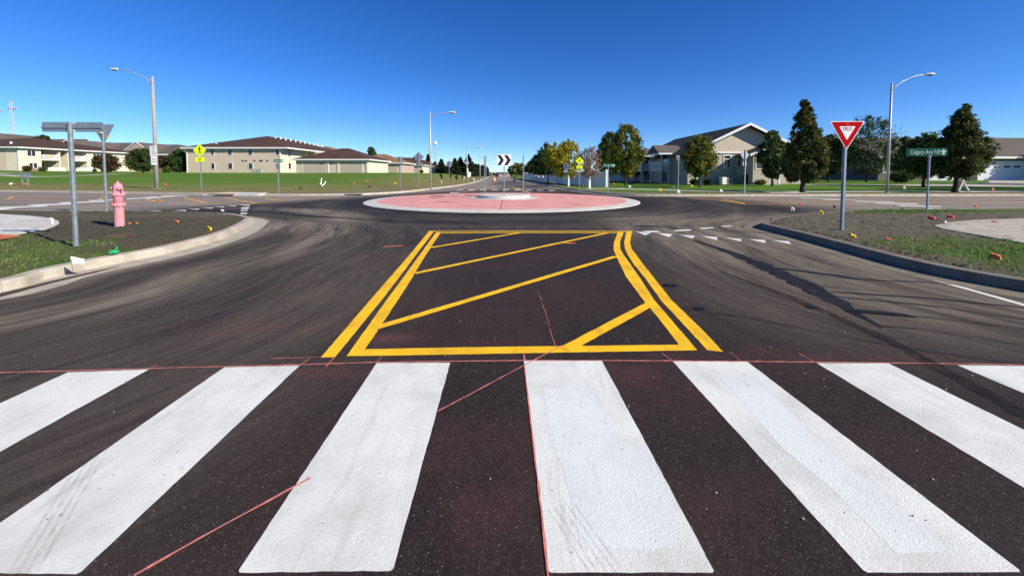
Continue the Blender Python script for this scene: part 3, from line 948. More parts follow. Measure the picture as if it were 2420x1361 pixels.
whites('entry_dash_marking', [((1064, 455.4), (1086, 454.8), (1085, 456.2), (1063, 456.8))], .011)
# white edge line of the right-hand lane
q = Paint()
q.strip([(1981, 597), (2005, 604), (2090, 629), (2171, 652), (2280, 682), (2362, 705), (2460, 733)], .09)
q.build('edge_line_marking', 'white_paint')
# pink string-line chalk
q = Paint()
q.z, q.dz = .0027, .0003
q.strip([(-10, 881), (160, 877), (350, 871), (708, 862), (890, 856.5), (1240, 852), (1590, 853), (1930, 856), (2300, 860.5), (2440, 863)], .012)
q.strip([(1240, 852), (1238, 838)], .012)
q.strip([(316, 1361), (480, 1268), (700, 1148), (735, 1129)], .011)
q.strip([(1035, 972), (1130, 922), (1238, 864), (1330, 816)], .009)
q.strip([(1240, 870), (1262, 1060), (1280, 1210), (1297, 1375)], .008)
q.strip([(640, 848), (760, 845)], .006)
q.strip([(350, 873), (372, 862)], .007)
q.strip([(708, 864), (733, 848)], .007)
q.strip([(770, 868), (790, 846)], .012)
q.strip([(890, 858), (905, 841)], .007)
q.strip([(1590, 854), (1565, 836)], .007)
q.strip([(1750, 852), (1725, 833)], .007)
q.strip([(1925, 856), (1888, 835)], .007)
q.strip([(1272, 690), (1290, 742), (1306, 800), (1316, 826)], .004)
q.build('chalk_line_marking', 'pink_chalk')
q = Paint()
q.px([(905, 582.5), (950, 580.3), (952, 582), (925, 583.4), (906, 584.2)], .0028)
q.px([(1330, 575), (1362, 574), (1358, 576.4), (1336, 576.8)], .0062)
q.px([(0, 557), (30, 554), (48, 556), (44, 562), (0, 566)], .178) if False else None
q.build('chalk_line_marking', 'orange_chalk')

# wet streaks, rubber and tread prints on the right lane -------------------
def blob(pts, w, name, mat, z=.005, rag=.3):
    P = catmull([G(*p).xy for p in pts], .12)
    n = len(P)
    L, Rr = [], []
    off1 = offset(P, 1.0)
    for i in range(n):
        t = i / (n - 1)
        j = t * (len(w) - 1)
        k = min(int(j), len(w) - 2)
        ww = w[k] + (w[k + 1] - w[k]) * (j - k)
        nrm = off1[i] - P[i]
        L.append(P[i] + nrm * ww * .5 * (1 + random.uniform(-rag, rag)))
        Rr.append(P[i] - nrm * ww * .5 * (1 + random.uniform(-rag, rag)))
    b = MB()
    vs = [(p.x, p.y, z) for p in L] + [(p.x, p.y, z) for p in Rr]
    b.add(vs, [(i, i + 1, n + i + 1, n + i) for i in range(n - 1)])
    return b
b = blob([(1640, 568), (1700, 588), (1790, 622), (1880, 664), (1960, 704), (2030, 745), (2085, 775)], (.05, .14, .26, .30, .34, .24, .02), '', '')
for i, (pts, w) in enumerate(((((1775, 632), (1860, 637), (1950, 648), (2040, 661), (2110, 665)), (.02, .10, .13, .10, .02)),
               (((2110, 664), (2200, 668), (2300, 678), (2430, 694)), (.02, .035, .025, .02)),
               (((1880, 652), (1960, 656), (2060, 663), (2180, 668)), (.01, .015, .02, .01)),
               (((1890, 672), (2000, 682), (2090, 690)), (.012, .018, .008)),
               (((1960, 690), (2060, 697), (2200, 706), (2300, 716), (2430, 729)), (.03, .05, .03, .05, .03)),
               (((1940, 700), (2030, 707), (2200, 724), (2300, 738), (2430, 757)), (.02, .03, .04, .025, .03)),
               (((2000, 735), (2080, 740), (2140, 746), (2170, 752)), (.03, .16, .10, .02)),
               (((2060, 742), (2200, 752), (2320, 766), (2430, 780)), (.03, .022, .018, .02)),
               (((2085, 772), (2180, 780), (2300, 798), (2430, 818)), (.02, .016, .014, .016)),
               (((1612, 728), (1680, 742), (1760, 750), (1860, 770), (1960, 790), (2080, 812), (2200, 832), (2430, 864)), (.016, .018, .016, .018, .014, .016, .014, .014)))):
    q = blob(pts, w, '', '', .005 + .0008 * (i + 1), .25)
    struct(q.build('water', 'trickle'))
for px, py, w in ((1586, 676, .10), (1655, 730, .07), (1920, 728, .06)):
    c = G(px, py)
    b.face([(c.x + math.cos(a) * w * random.uniform(.8, 1.2), c.y + math.sin(a) * w * .7 * random.uniform(.8, 1.2), .0145) for a in [k * .42 for k in range(15)]])
for i, (pts, w) in enumerate((((( 560, 497), (640, 503.5), (740, 511), (850, 519), (960, 524.5), (1060, 527), (1180, 529)), (.04, .14, .16, .20, .12, .08, .02)),
               (((1540, 531), (1600, 534), (1680, 540), (1760, 547), (1850, 553)), (.01, .05, .03, .02, .01)), (((1660, 512), (1690, 516), (1705, 517.5)), (.02, .10, .02)))):
    q = blob(pts, w, '', '', .0135 + .0008 * i, .3)
    b.add(q.v, q.f)
struct(b.build('water', 'wet'))
# soft black wheel track sweeping across the right of the crossing
b = blob([(1700, 640), (1860, 700), (2000, 760), (2120, 815), (2230, 875), (2440, 990)], (.03, .10, .13, .13, .12, .13), '', '', .0040, .08)
struct(b.build('skid_marking', 'skid'))
b = MB()
def tread(x0, y0, x1, y1, n, w0, w1, curve=0):
    for i in range(n):
        t = i / (n - 1)
        # even spacing on the ground
        a, c = G(x0, y0), G(x1, y1)
        p = a.lerp(c, t)
        wd = w0 + (w1 - w0) * t
        for sgn in (-1, 1):
            if random.random() < .25: continue
            cx = p.x + sgn * .05 + curve * math.sin(t * 3)
            b.face([(cx - wd, p.y - .006, .0042), (cx + wd, p.y - .008 * sgn, .0042), (cx + wd, p.y + .01 - .008 * sgn, .0042), (cx - wd, p.y + .012, .0042)])
tread(1282, 735, 1350, 585, 60, .035, .045)
tread(1440, 690, 1462, 640, 14, .04, .04)
struct(b.build('tread_marking', basic('dust_print', (0.06, 0.05, 0.045), None, 9, .9)))
# thin tyre lines over the bars and asphalt
b = MB()
for (x0, y0, x1, y1, w, n) in ((1010, 770, 1230, 1260, .006, 5), (235, 1070, 60, 1361, .006, 4), (1330, 1190, 1450, 1361, .005, 5)):
    a_, c_ = G(x0, y0), G(x1, y1)
    d_ = (c_ - a_).normalized(); n_ = Vector((-d_.y, d_.x, 0))
    for i in range(n):
        o_ = n_ * (i - n / 2) * .030
        b.face([tuple(q + Vector((0, 0, .0031))) for q in (a_ + o_ - n_ * w, c_ + o_ - n_ * w, c_ + o_ + n_ * w, a_ + o_ + n_ * w)])
struct(b.build('tread_marking', 'print'))
# mud line in the left gutter
b = blob([(-30, 708), (60, 685), (140, 664.5), (220, 646), (280, 632)], (.16, .15, .11, .07, .01), '', '', .021, .2)
struct(b.build('mud_marking', 'kerb_dirt'))
# loose pebbles
n = 420
X = rng.uniform(-7, 6, n); Y = 1.6 + rng.random(n) ** 1.5 * 9
k_ = (pdist(X, Y, nlp) > .7) & (pdist(X, Y, nrp) > .7)
X, Y = X[k_], Y[k_]
m = len(X)
s_ = rng.uniform(.0025, .008, m)[:, None]
V = np.array([[1, 0, 0], [-.5, .87, 0], [-.5, -.87, 0], [.1, 0, .9]])[None] * s_[:, :, None] * rng.uniform(.6, 1.4, (m, 4, 3))
V = np.stack([V[..., 0] + X[:, None], V[..., 1] + Y[:, None], V[..., 2] + .004], -1).reshape(-1, 3)
bb = np.arange(m)[:, None] * 4
struct(soup('gravel', V, np.concatenate([bb + np.array([q_]) for q_ in ((0, 1, 3), (1, 2, 3), (2, 0, 3))]), 'pebble'), 'stuff')

# ------------------------------------------------------------------ mini roundabout
def disc(prof, mat, name, cx=RC.x, cy=RC.y, n=96, wob=0.0):
    b = MB()
    vs, fs = [], []
    for r, z in prof:
        for j in range(n):
            a = 2 * math.pi * j / n
            vs.append((cx + r * math.cos(a), cy + r * math.sin(a), z))
    for i in range(len(prof) - 1):
        for j in range(n):
            fs.append((i * n + j, i * n + (j + 1) % n, (i + 1) * n + (j + 1) % n, (i + 1) * n + j))
    fs.append(tuple(range((len(prof) - 1) * n, len(prof) * n)))
    b.add(vs, fs)
    return b.build(name, mat)
struct(disc([(RR, -.02), (RR, .018), (RR - .05, .035), (RR - .68, .075), (RR - .70, .05)], 'new_concrete', 'truck_apron_kerb'))
struct(disc([(RR - .685, .03), (RR - .69, .074), (5, .11), (2.15, .135), (2.13, .10)], 'red_concrete', 'truck_apron'))
IC = Vector((RC.x + .05, RC.y + .2))
struct(disc([(2.14, .09), (2.14, .139), (1.62, .146), (1.60, .12)], 'new_concrete', 'island_gutter', IC.x, IC.y))
struct(disc([(1.615, .12), (1.60, .15), (1.57, .285), (1.53, .305), (1.2, .31), (.4, .325)], 'new_concrete', 'island_kerb', IC.x, IC.y))
b = MB()
c = G(1192, 470, .12)
for (ra, za), (rb, zb_) in (((RR - .7, .078), (5.0, .114)), ((5.0, .114), (2.16, .139))):
    b.face([(RC.x + .05, RC.y - ra, za), (RC.x + .075, RC.y - ra, za), (RC.x + .075, RC.y - rb, zb_), (RC.x + .05, RC.y - rb, zb_)])
struct(b.build('apron_joint', 'seam'))
b = MB()
for px, py, w in ((1030, 468.3, 1.3), (1052, 478.5, 1.4), (1110, 466, .6)):
    c = G(px, py, .1)
    zr = .052 + .09
    r0 = (Vector((c.x, c.y)) - RC).length
    zz = np.interp(r0, [2.15, 5, 7.06], [.135, .11, .074]) + .005
    b.face([(c.x - w / 2, c.y, zz), (c.x, c.y - .12, zz), (c.x + w / 2, c.y + .02, zz), (c.x + .1, c.y + .12, zz)])
struct(b.build('apron_stain_marking', 'seam'))

# ------------------------------------------------------------------ sign hardware
def u_post(h, mat='galv', parent=None, w=.05, d=.03):
    """hat-section steel post with punched holes"""
    b = MB()
    t = .006
    prof = [(-w, 0), (-w * .55, 0), (-w * .4, -d), (w * .4, -d), (w * .55, 0), (w, 0), (w, t), (w * .5, t), (w * .36, -d + t), (-w * .36, -d + t), (-w * .5, t), (-w, t)]
    b.prism([(x, y, -.2) for x, y in prof], (0, 0, h + .2))
    o = b.build('post', mat, parent)
    hb = MB()
    z = .1
    while z < h - .02:
        hb.lathe([(.0055, 0), (.0055, .002)], 8, (0, -d - .0015, z), 'y')
        z += .05
    hb.build('hole_row', 'galv_dark', o)
    return o
def sq_post(h, parent, s=.03, mat='galv'):
    b = MB()
    b.box(-s, -s, -.2, s, s, h)
    b2 = b.build('post', mat, parent, bevel=.006)
    return b2
def round_poly(pts, r, n=5):
    out = []
    k = len(pts)
    for i in range(k):
        p0, p1, p2 = Vector(pts[i - 1]), Vector(pts[i]), Vector(pts[(i + 1) % k])
        a = p1 + (p0 - p1).normalized() * r
        c = p1 + (p2 - p1).normalized() * r
        for j in range(n + 1):
            t = j / n
            out.append(a * (1 - t) ** 2 + p1 * 2 * t * (1 - t) + c * t * t)
    return out
def plate(pts, y, th, name, mat, parent, r=0.0, z0=0.0, cx=0.0):
    P = round_poly(pts, r) if r else [Vector(p) for p in pts]
    b = MB()
    b.prism([(cx + p[0], y, z0 + p[1]) for p in P], (0, th, 0))
    return b.build(name, mat, parent)
def tri(w):
    h = w * .87
    return [(-w / 2, h), (w / 2, h), (0, 0)]
def rect(w, h):
    return [(-w / 2, 0), (w / 2, 0), (w / 2, h), (-w / 2, h)]
def diamond(s):
    q = s / math.sqrt(2)
    return [(0, 0), (q, q), (0, 2 * q), (-q, q)]

# near right YIELD sign
p = G(1989, 548, .15)
t = thing('yield_sign', 'red and white triangular YIELD sign facing the road on the bare soil corner', 'yield sign', p, R(-3))
zb = D(1994, 356, p.y).z - .15
u_post(zb + .62, parent=t)
wd = .78
pa = plate(tri(wd), -.045, .004, 'panel', 'white_sign', t, .05, zb)
def inner_tri(w, s):
    q = tri(w * s)
    h = w * .87
    cz = h * 2 / 3
    return [(x, z - w * s * .87 * 2 / 3 + cz) for x, z in q]
plate(inner_tri(wd, .93), -.0475, .0022, 'red_border', 'red_sign', t, .045, zb)
plate(inner_tri(wd, .47), -.0495, .0018, 'white_center', 'white_sign', t, .03, zb)
text('YIELD', .118, t, (0, -.0505, zb + wd * .87 * 2 / 3 + .042), 'red_sign', sx=.72)
b = MB()
b.lathe([(.012, -.004), (.012, .001)], 10, (0, -.05, zb + .61), 'y')
b.lathe([(.012, -.004), (.012, .001)], 10, (0, -.05, zb + .10), 'y')
b.build('bolt', 'galv', t)

# Calgary Ave NE street name sign
def blade_sign(px, py, z, pxl, pxr, pyt, pyb, txt, label, rz, near=True, blk=None, tilt=0.0, th=.02, shift=0.0):
    p = G(px, py, z) if blk is None else Tt(px, py, blk)
    t = thing('street_name_sign', label, 'street sign', p, rz)
    zt, zb_ = D(px, pyt, p.y).z - p.z, D(px, pyb, p.y).z - p.z
    w = (pxr - pxl) / F * p.y / (math.cos(rz) - (px - CX) / F * math.sin(rz))
    cx = (pxl + pxr - 2 * px) / 2 / F * p.y / (math.cos(rz) - (px - CX) / F * math.sin(rz))
    b = MB()
    if near:
        b.lathe([(.03, -.2), (.03, zb_ + .02)], 14)
        b.build('post', 'galv', t, smooth=False)
    else:
        b.box(-.03, -.03, -.2, .03, .03, zb_ + .02)
        b.build('post', 'galv', t)
    h = zt - zb_
    cx -= shift / F * p.y
    q = plate(rect(w, h), -th / 2, th, 'blade', 'green_sign', t, .02, zb_, cx)
    q.rotation_euler = (0, 0, 0)
    tx = text(txt, h * .74, t, (cx - w * .045, -th / 2 - .002, zb_ + h * .5), 'green_text', sx=.74)
    me = tx.data
    cw = max(v.co.x for v in me.vertices) - min(v.co.x for v in me.vertices)
    tx.scale.x = min(w * .72 / cw, 1.0)
    # up arrow
    ab = MB()
    ax = cx + w * .40
    s = h * .36
    ab.prism([(ax - s, -th / 2 - .003, zb_ + h * .5), (ax + s, -th / 2 - .003, zb_ + h * .5), (ax, -th / 2 - .003, zb_ + h * .88)], (0, .002, 0))
    ab.box(ax - s * .42, -th / 2 - .003, zb_ + h * .16, ax + s * .42, -th / 2 - .001, zb_ + h * .5)
    ab.build('arrow', 'green_text', t)
    return t, zb_, h, w, cx
t, zb, h, w, cx = blade_sign(2190, 503, .15, 2144, 2241, 350.5, 369.5, 'Calgary Ave NE', 'green street name sign reading Calgary Ave NE with an up arrow beside the soil corner', R(-12), shift=8)
for ch in t.children:
    if ch.name.split('.')[0] in ('blade', 'lettering', 'arrow'):
        pass
b = MB(); b.box(-.05, -.02, zb - .02, .05, .02, zb + .03); b.build('bracket', 'galv', t)
blade_sign(1437, 455, .15, 1423, 1453, 387, 396, '17th St NE', 'small green street name sign at the far corner before the white fence', R(0), False, 'R')
blade_sign(659, 456, .15, 649, 671, 377, 384, 'Calgary Ave NE', 'small green street name sign in front of the two storey tan apartments', R(10), False, 'L')

# back of the street name sign on the near left verge
p = G(180, 586, .15)
t = thing('street_name_sign', 'grey back of a street name blade on a galvanised post, shadow across the concrete slab', 'street sign', p, R(2))
zt, zb = D(175, 289, p.y).z - .15, D(175, 312, p.y).z - .15
u_post(zt + .0, parent=t, w=.048)
w = (252 - 113) / F * p.y
cx = (182.5 - 178) / F * p.y
bl = plate(rect(w, zt - zb), .012, .006, 'blade', 'sign_back', t, .035, zb, cx)
bl['label'] = 'bare metal back of the blade'
b = MB()
b.box(cx - w / 2 - .01, -.004, (zt + zb) / 2 - .018, cx + w / 2 - .02, .010, (zt + zb) / 2 + .004)
b.build('rail', 'galv', t)
b = MB()
for z in (zb + .02, zt - .02): b.lathe([(.012, 0), (.012, .012)], 8, (.065, -.002, z), 'y')
b.build('bolt', 'white_sign', t)
# back of the yield sign behind it
p = G(252, 502, .15)
t = thing('yield_sign', 'plain grey back of a triangular sign with yellow stickers behind the hydrant', 'yield sign', p, R(1))
zt, zb = D(252, 297, p.y).z - .15, D(252, 342, p.y).z - .15
u_post(zt, parent=t, w=.05)
pl = plate(tri(.82), .012, .004, 'panel', 'sign_back', t, .05, zb)
b = MB(); b.box(-.27, .006, zb + .42, -.05, .010, zb + .46); b.box(.07, .006, zb + .27, .20, .010, zb + .31)
b.build('sticker', 'sticker', t)
b = MB(); b.box(-.07, -.036, zb + .40, .03, -.031, zb + .49); b.build('white_tag', 'white_sign', t)
b = MB(); b.lathe([(.03, 0), (.03, .10)], 10, (.03, -.05, -.02)); b.build('ground_sleeve', 'galv', t)

# ------------------------------------------------------------------ hydrant
p = G(283, 538, .15)
t = thing('fire_hydrant', 'faded pink fire hydrant standing on the bare soil corner', 'fire hydrant', p, R(0))
sc = p.y / F
H = 109 * sc
r = 13.3 * sc / math.sqrt(1 + ((283 - CX) / F) ** 2)
b = MB(); b.lathe([(r, -.1), (r * 1.0, .0), (r * .98, H * .46), (r, H * .465)], 28); b.build('lower_barrel', 'hydrant_low', t, True)
b = MB()
for z in (H * .475, H * .70):
    b.lathe([(r * 1.0, z - .004), (r * 1.32, z), (r * 1.36, z + .022), (r * 1.32, z + .03), (r * 1.36, z + .036), (r * 1.32, z + .062), (r * 1.0, z + .066)], 28)
b.build('flange', 'hydrant', t)
b = MB()
for z in (H * .475 - .012, H * .70 - .012):
    for k in range(8):
        a = k * math.pi / 4 + .2
        b.lathe([(.016, 0), (.016, .095)], 6, (r * 1.18 * math.cos(a), r * 1.18 * math.sin(a), z))
b.build('bolt', 'hydrant', t)
b = MB(); b.lathe([(r * .97, H * .48), (r * .97, H * .72), (r * 1.0, H * .74), (r * .92, H * .86), (r * .80, H * .93), (r * .5, H * .968), (r * .26, H * .975)], 28); b.build('bonnet', 'hydrant', t, True)
b = MB(); b.lathe([(r * .24, H * .97), (r * .22, H * 1.005), (r * .1, H * 1.01)], 5); b.build('operating_nut', 'hydrant', t)
def cap(az, zc, rr_, name='outlet_cap'):
    b = MB()
    m = Matrix.Rotation(az, 4, 'Z')
    b.lathe([(rr_ * .8, r * .7), (rr_ * .8, r * 1.2), (rr_ * 1.12, r * 1.22), (rr_ * 1.15, r * 1.5), (rr_ * .8, r * 1.62), (rr_ * .32, r * 1.64), (rr_ * .30, r * 1.95), (rr_ * .1, r * 1.97)], 14, (0, 0, 0), 'x')
    b.v = [tuple(m @ Vector(v) + Vector((0, 0, zc))) for v in b.v]
    b.build(name, 'hydrant', t)
cap(R(178), H * .86, r * .42)
cap(R(-28), H * .86, r * .5)
b = MB(); b.tube([(r * 1.5, -r * .7, H * .86), (r * 1.45, -r * .72, H * .78), (r * 1.25, -r * .6, H * .74)], .008, 6); b.build('chain', 'galv_dark', t)

# ------------------------------------------------------------------ chevron posts on the island
def island_post(px, pb, ptop, label, kind, rz=0):
    p = G(px, pb, .305)
    p = Vector((px and (D(px, 412, p.y).x), p.y, .305))
    t = thing('chevron_sign', label, 'chevron sign', p, rz, None)
    h = D(px, ptop, p.y).z - .305
    return t, h, p
Yc = IC.y
def ip(px, Y): return Vector((D(px, 412, Y).x, Y, .312))
p = ip(1191.5, Yc - .55)
t = thing('chevron_sign', 'white board with two black chevrons pointing right on the roundabout island', 'chevron sign', p, 0)
zb, zt = D(1192, 392.5, p.y).z - p.z, D(1192, 365.5, p.y).z - p.z
sq_post(zt - .04, t)
w = 33.5 / F * p.y
plate(rect(w, zt - zb), -.04, .006, 'panel', 'white_sign', t, .02, zb)
hh = zt - zb
for cxx in (-w * .245, w * .235):
    b = MB()
    a, e = w * .235, hh * .06
    b.prism([(cxx - a, -.043, zb + e), (cxx, -.043, zb + e), (cxx + a, -.043, zb + hh / 2), (cxx, -.043, zb + hh - e), (cxx - a, -.043, zb + hh - e), (cxx - .01, -.043, zb + hh / 2)], (0, .003, 0))
    b.build('chevron', 'black', t)
for px, pt, dy, lab, rz in ((1145.5, 369, -.15, 'sign seen edge-on on the post nearest the dark side of the island, west of the chevrons', R(88)), (1237, 367, .55, 'sign seen edge-on with a dark upper end on the post right of the chevrons', R(-92))):
    p = ip(px, Yc + dy)
    t = thing('chevron_sign', lab.replace('the dark side of the island, west of the chevrons', 'the left rim of the round island'), 'chevron sign', p, rz)
    zt = D(px, pt, p.y).z - p.z
    sq_post(zt - .02, t)
    pl = plate(rect(.8, .64), -.04, .006, 'panel', 'sign_back' if px < 1200 else 'galv_dark', t, .02, zt - .66)

# ------------------------------------------------------------------ lamps
def lamp(base, h, reach, rise, az, label, r0=.10, mat='pole', group='street lamps', below=.55, lw=.75):
    t = thing('street_lamp', label, 'street lamp', base, az, group)
    b = MB()
    b.tube([(0, 0, -.1), (0, 0, h * .5), (0, 0, h)], [r0, r0 * .82, r0 * .62], 12)
    b.tube([(0, 0, h), (0, 0, h + .03)], [r0 * .66, r0 * .4], 12)
    b.build('pole', mat, t, True)
    b = MB()
    za = h - below
    n = 9
    up = [(reach * (k / n), 0, za + rise * math.sin((k / n) * math.pi / 2) ** .9) for k in range(n + 1)]
    b.tube(up, [.034] * n + [.026], 8)
    lo = [(reach * .42 * (k / 5), 0, za - below * .7 + (rise * math.sin(.42 * math.pi / 2) ** .9 + below * .7) * math.sin(k / 5 * math.pi / 2)) for k in range(6)]
    b.tube(lo, .022, 6)
    b.build('arm', mat, t, True)
    b = MB(); b.tube([(0, 0, za - .06), (0, 0, za + .07)], r0 * .82, 12); b.build('arm_collar', mat, t)
    x0, zt = reach - .05, za + rise
    b = MB()
    b.lathe([(.04, 0), (.08, .10), (.15, .3), (.17, .5), (.14, .66), (.06, lw)], 12, (0, 0, 0), 'x')
    sl = math.atan2(up[-1][2] - up[-2][2], up[-1][0] - up[-2][0]) * .8
    rm = Matrix.Rotation(-sl, 4, 'Y')
    b.v = [tuple(rm @ Vector((x, y, z * (.75 if z > 0 else .25))) + Vector((x0, 0, zt))) for x, y, z in b.v]
    hd = b.build('luminaire', 'lamp_head', t, True)
    b = MB()
    b.lathe([(.03, .2), (.12, .32), (.125, .5), (.05, .66)], 12, (0, 0, 0), 'x')
    b.v = [tuple(rm @ Vector((x, y, z * .8 if z < 0 else -z * .05)) + Vector((x0, 0, zt - .005))) for x, y, z in b.v]
    b.build('lens', 'lamp_lens', hd, True)
    b = MB(); b.tube([(x0 + .2, 0, zt + .1), (x0 + .2, 0, zt + .2)], .035, 8); b.build('photocell', 'lamp_head', hd)
    b = MB(); b.box(-r0 * 1.5, -r0 * 1.5, -.05, r0 * 1.5, r0 * 1.5, .02); b.build('base_plate', mat, t)
    return t
def toppx(px, py, Y): return D(px, py, Y).z
p = Tt(371, 446, 'L')
k = p.y / F
lamp(p, toppx(366, 182, p.y) - p.z, 78 * k, 30 * k, R(180), 'tall grey street lamp with its arm out to the left, carrying the speed limit sign', .17, 'pole_conc', below=14 * k, lw=1.0)
pl1 = p
p = Tt(1018, 446, 'L'); k = p.y / F
lamp(p, toppx(1018, 264, p.y) - p.z, 42 * k, 7 * k, R(0), 'silver street lamp at the corner of the lawn left of the roundabout', .085, below=10 * k)
p = Tt(2096, 457, 'R'); k = p.y / F
lamp(p, toppx(2102, 198, p.y) - p.z, 76 * k, 34 * k, R(0), 'dark street lamp rising from the lawn beside the Calgary Ave NE sign', .095, 'pole', below=14 * k)
p = Tt(1104, 434, 'L'); k = p.y / F
lamp(p, toppx(1104, 347, p.y) - p.z, 22 * k, 4 * k, R(0), 'street lamp beside the road ahead with a dark plate and white plate on its pole', .09, below=5 * k)
pl3 = p
for i, (px, pt, Y, lab) in enumerate(((1134.5, 371, 88, 'slim street lamp behind the edge-on sign on the island'), (1149, 379, 130, 'distant street lamp, fifth down the road ahead on the left side'), (1156, 386, 175, 'distant street lamp, sixth down the road ahead on the left side'), (1160.5, 391, 230, 'farthest street lamp of the row along the road ahead'))):
    b0 = Vector((D(px, 412, Y).x, Y, .2)); k = Y / F
    lamp(b0, toppx(px, pt, Y) - .2, 14 * k * (1 - i * .1), 2.5 * k, R(0), lab, .1, below=3 * k)
px, Y = 439, 190
b0 = on(441, Y, 'L'); k = Y / F
lamp(b0, toppx(441, 340, Y) - b0.z, 20 * k, 9 * k, R(180), 'far street lamp peeking over the roof edge of the two storey tan apartments', .12, below=3 * k, lw=1.4)

# signs that hang on lamp poles
def speed_sign(p, zc, k_w, k_h, k2_h, label, yoff, name2, post=False):
    t = thing('speed_limit_sign', label, 'speed sign', p)
    if post:
        sq_post(zc + k_h - .02, t)
    pl = plate(rect(k_w, k_h), yoff, .004, 'panel', 'white_sign', t, .03, zc)
    b = MB()
    e, th = .03, .012
    W, Hh = k_w / 2 - e, k_h
    for (x0, z0, x1, z1) in ((-W, zc + e, W, zc + e + th), (-W, zc + Hh - e - th, W, zc + Hh - e), (-W, zc + e + th, -W + th, zc + Hh - e - th), (W - th, zc + e + th, W, zc + Hh - e - th)):
        b.box(x0, yoff - .0025, z0, x1, yoff - .001, z1)
    b.build('border', 'black', t)
    text('SPEED', k_h * .17, t, (0, yoff - .003, zc + k_h * .83), 'black', sx=.9)
    text('LIMIT', k_h * .17, t, (0, yoff - .003, zc + k_h * .65), 'black', sx=.9)
    text('25', k_h * .52, t, (0, yoff - .003, zc + k_h * .31), 'black', name='number', sx=.9)
    q = thing('parking_sign', name2, 'parking sign', p)
    zz = zc - k2_h - .02
    plate(rect(k_w * .8, k2_h), yoff, .004, 'panel', 'white_sign', q, .03, zz)
    text('NO', k2_h * .26, q, (0, yoff - .003, zz + k2_h * .66), 'black')
    text('PARKING', k2_h * .17, q, (0, yoff - .003, zz + k2_h * .36), 'black', sx=.85)
    return t
k = pl1.y / F
speed_sign(pl1, D(371, 369.5, pl1.y).z - pl1.z, 17 * k, 24 * k, 20 * k, 'white SPEED LIMIT 25 sign fixed to the tall street lamp pole on the lawn', -.19, 'small white plate under the speed sign on the tall street lamp pole')
p = Tt(1337, 446.5, 'R'); k = p.y / F
speed_sign(p, D(1337, 398.5, p.y).z - p.z, 11.5 * k, 13 * k, 9.5 * k, 'white SPEED LIMIT 25 sign on a post in front of the yellowing trees', -.05, 'small white plate under the speed sign before the yellowing trees', True)
# plates on the third lamp
t = thing('plate_sign', 'small dark plate high on the lamp pole by the spruces', 'sign', pl3)
k = pl3.y / F
z0 = D(1104, 388, pl3.y).z - pl3.z
plate(rect(9 * k, 5 * k), -.12, .006, 'panel', 'white_sign', t, .03, z0); plate(rect(7 * k, 2 * k), -.124, .003, 'stripe', 'black', t, 0, z0 + 1.6 * k)
t = thing('plate_sign', 'small white upright plate low on the lamp pole by the spruces', 'sign', pl3)
z0 = D(1104, 408, pl3.y).z - pl3.z
plate(rect(3.8 * k, 9 * k), -.13, .006, 'panel', 'white_sign', t, .02, z0, 1.6 * k)

# pedestrian crossing signs
def ped_sign(p, px, ytop, ymid, ylow, label, rz=0, w=None, flip=1):
    t = thing('pedestrian_sign', label, 'crossing sign', p, rz, None)
    k = p.y / F
    z1, z2, z3 = D(px, ytop, p.y).z - p.z, D(px, ymid, p.y).z - p.z, D(px, ylow, p.y).z - p.z
    s = (z1 - z2) / math.sqrt(2)
    sq_post(z1 - .05, t)
    plate(diamond(s), -.045, .004, 'panel', 'fluoro', t, .04, z2)
    hgt = z1 - z2
    b = MB()
    y = -.0485
    def limb(a, c, w_):
        a, c = Vector(a), Vector(c)
        n_ = Vector((-(c - a).y, (c - a).x)).normalized() * w_
        b.prism([(q.x * hgt, y, z2 + q.y * hgt) for q in (a - n_, c - n_, c + n_, a + n_)], (0, .002, 0))
    b.lathe([(.038 * hgt, 0), (.038 * hgt, .003)], 12, (0, y - .001, z2 + .745 * hgt), 'y')
    limb((0.0, .70), (0.0, .48), .045)
    y -= .0006
    limb((0.0, .50), (-.07, .25), .02); y -= .0006
    limb((0.01, .50), (.09, .25), .02); y -= .0006
    limb((-.01, .68), (-.12, .57), .015); y -= .0006
    limb((.02, .68), (.11, .55), .015)
    b.build('walker_symbol', 'black', t)
    w = hgt * .72
    pl = plate(rect(w, z2 - z3 - .02), -.045, .004, 'arrow_plate', 'fluoro', t, .03, z3)
    h2 = z2 - z3
    b = MB()
    c = Vector((0, z3 + h2 * .48)); d = Vector((-.7, -.7)) * h2 * .32; n_ = Vector((-d.y, d.x)).normalized()
    pts = [c - d + n_ * h2 * .06, c + d * .2 + n_ * h2 * .06, c + d * .2 + n_ * h2 * .2, c + d * 1.1, c + d * .2 - n_ * h2 * .2, c + d * .2 - n_ * h2 * .06, c - d - n_ * h2 * .06]
    b.prism([(q.x, -.048, q.y) for q in pts], (0, .002, 0))
    b.build('arrow_symbol', 'black', t)
ped_sign(Tt(476, 449, 'L'), 475, 340, 371.5, 382.5, 'bright yellow pedestrian diamond with arrow plate before the tan apartments')
ped_sign(Tt(1369, 449, 'R'), 1369, 371, 391, 399, 'bright yellow pedestrian diamond among the yellowing trees by the fence')

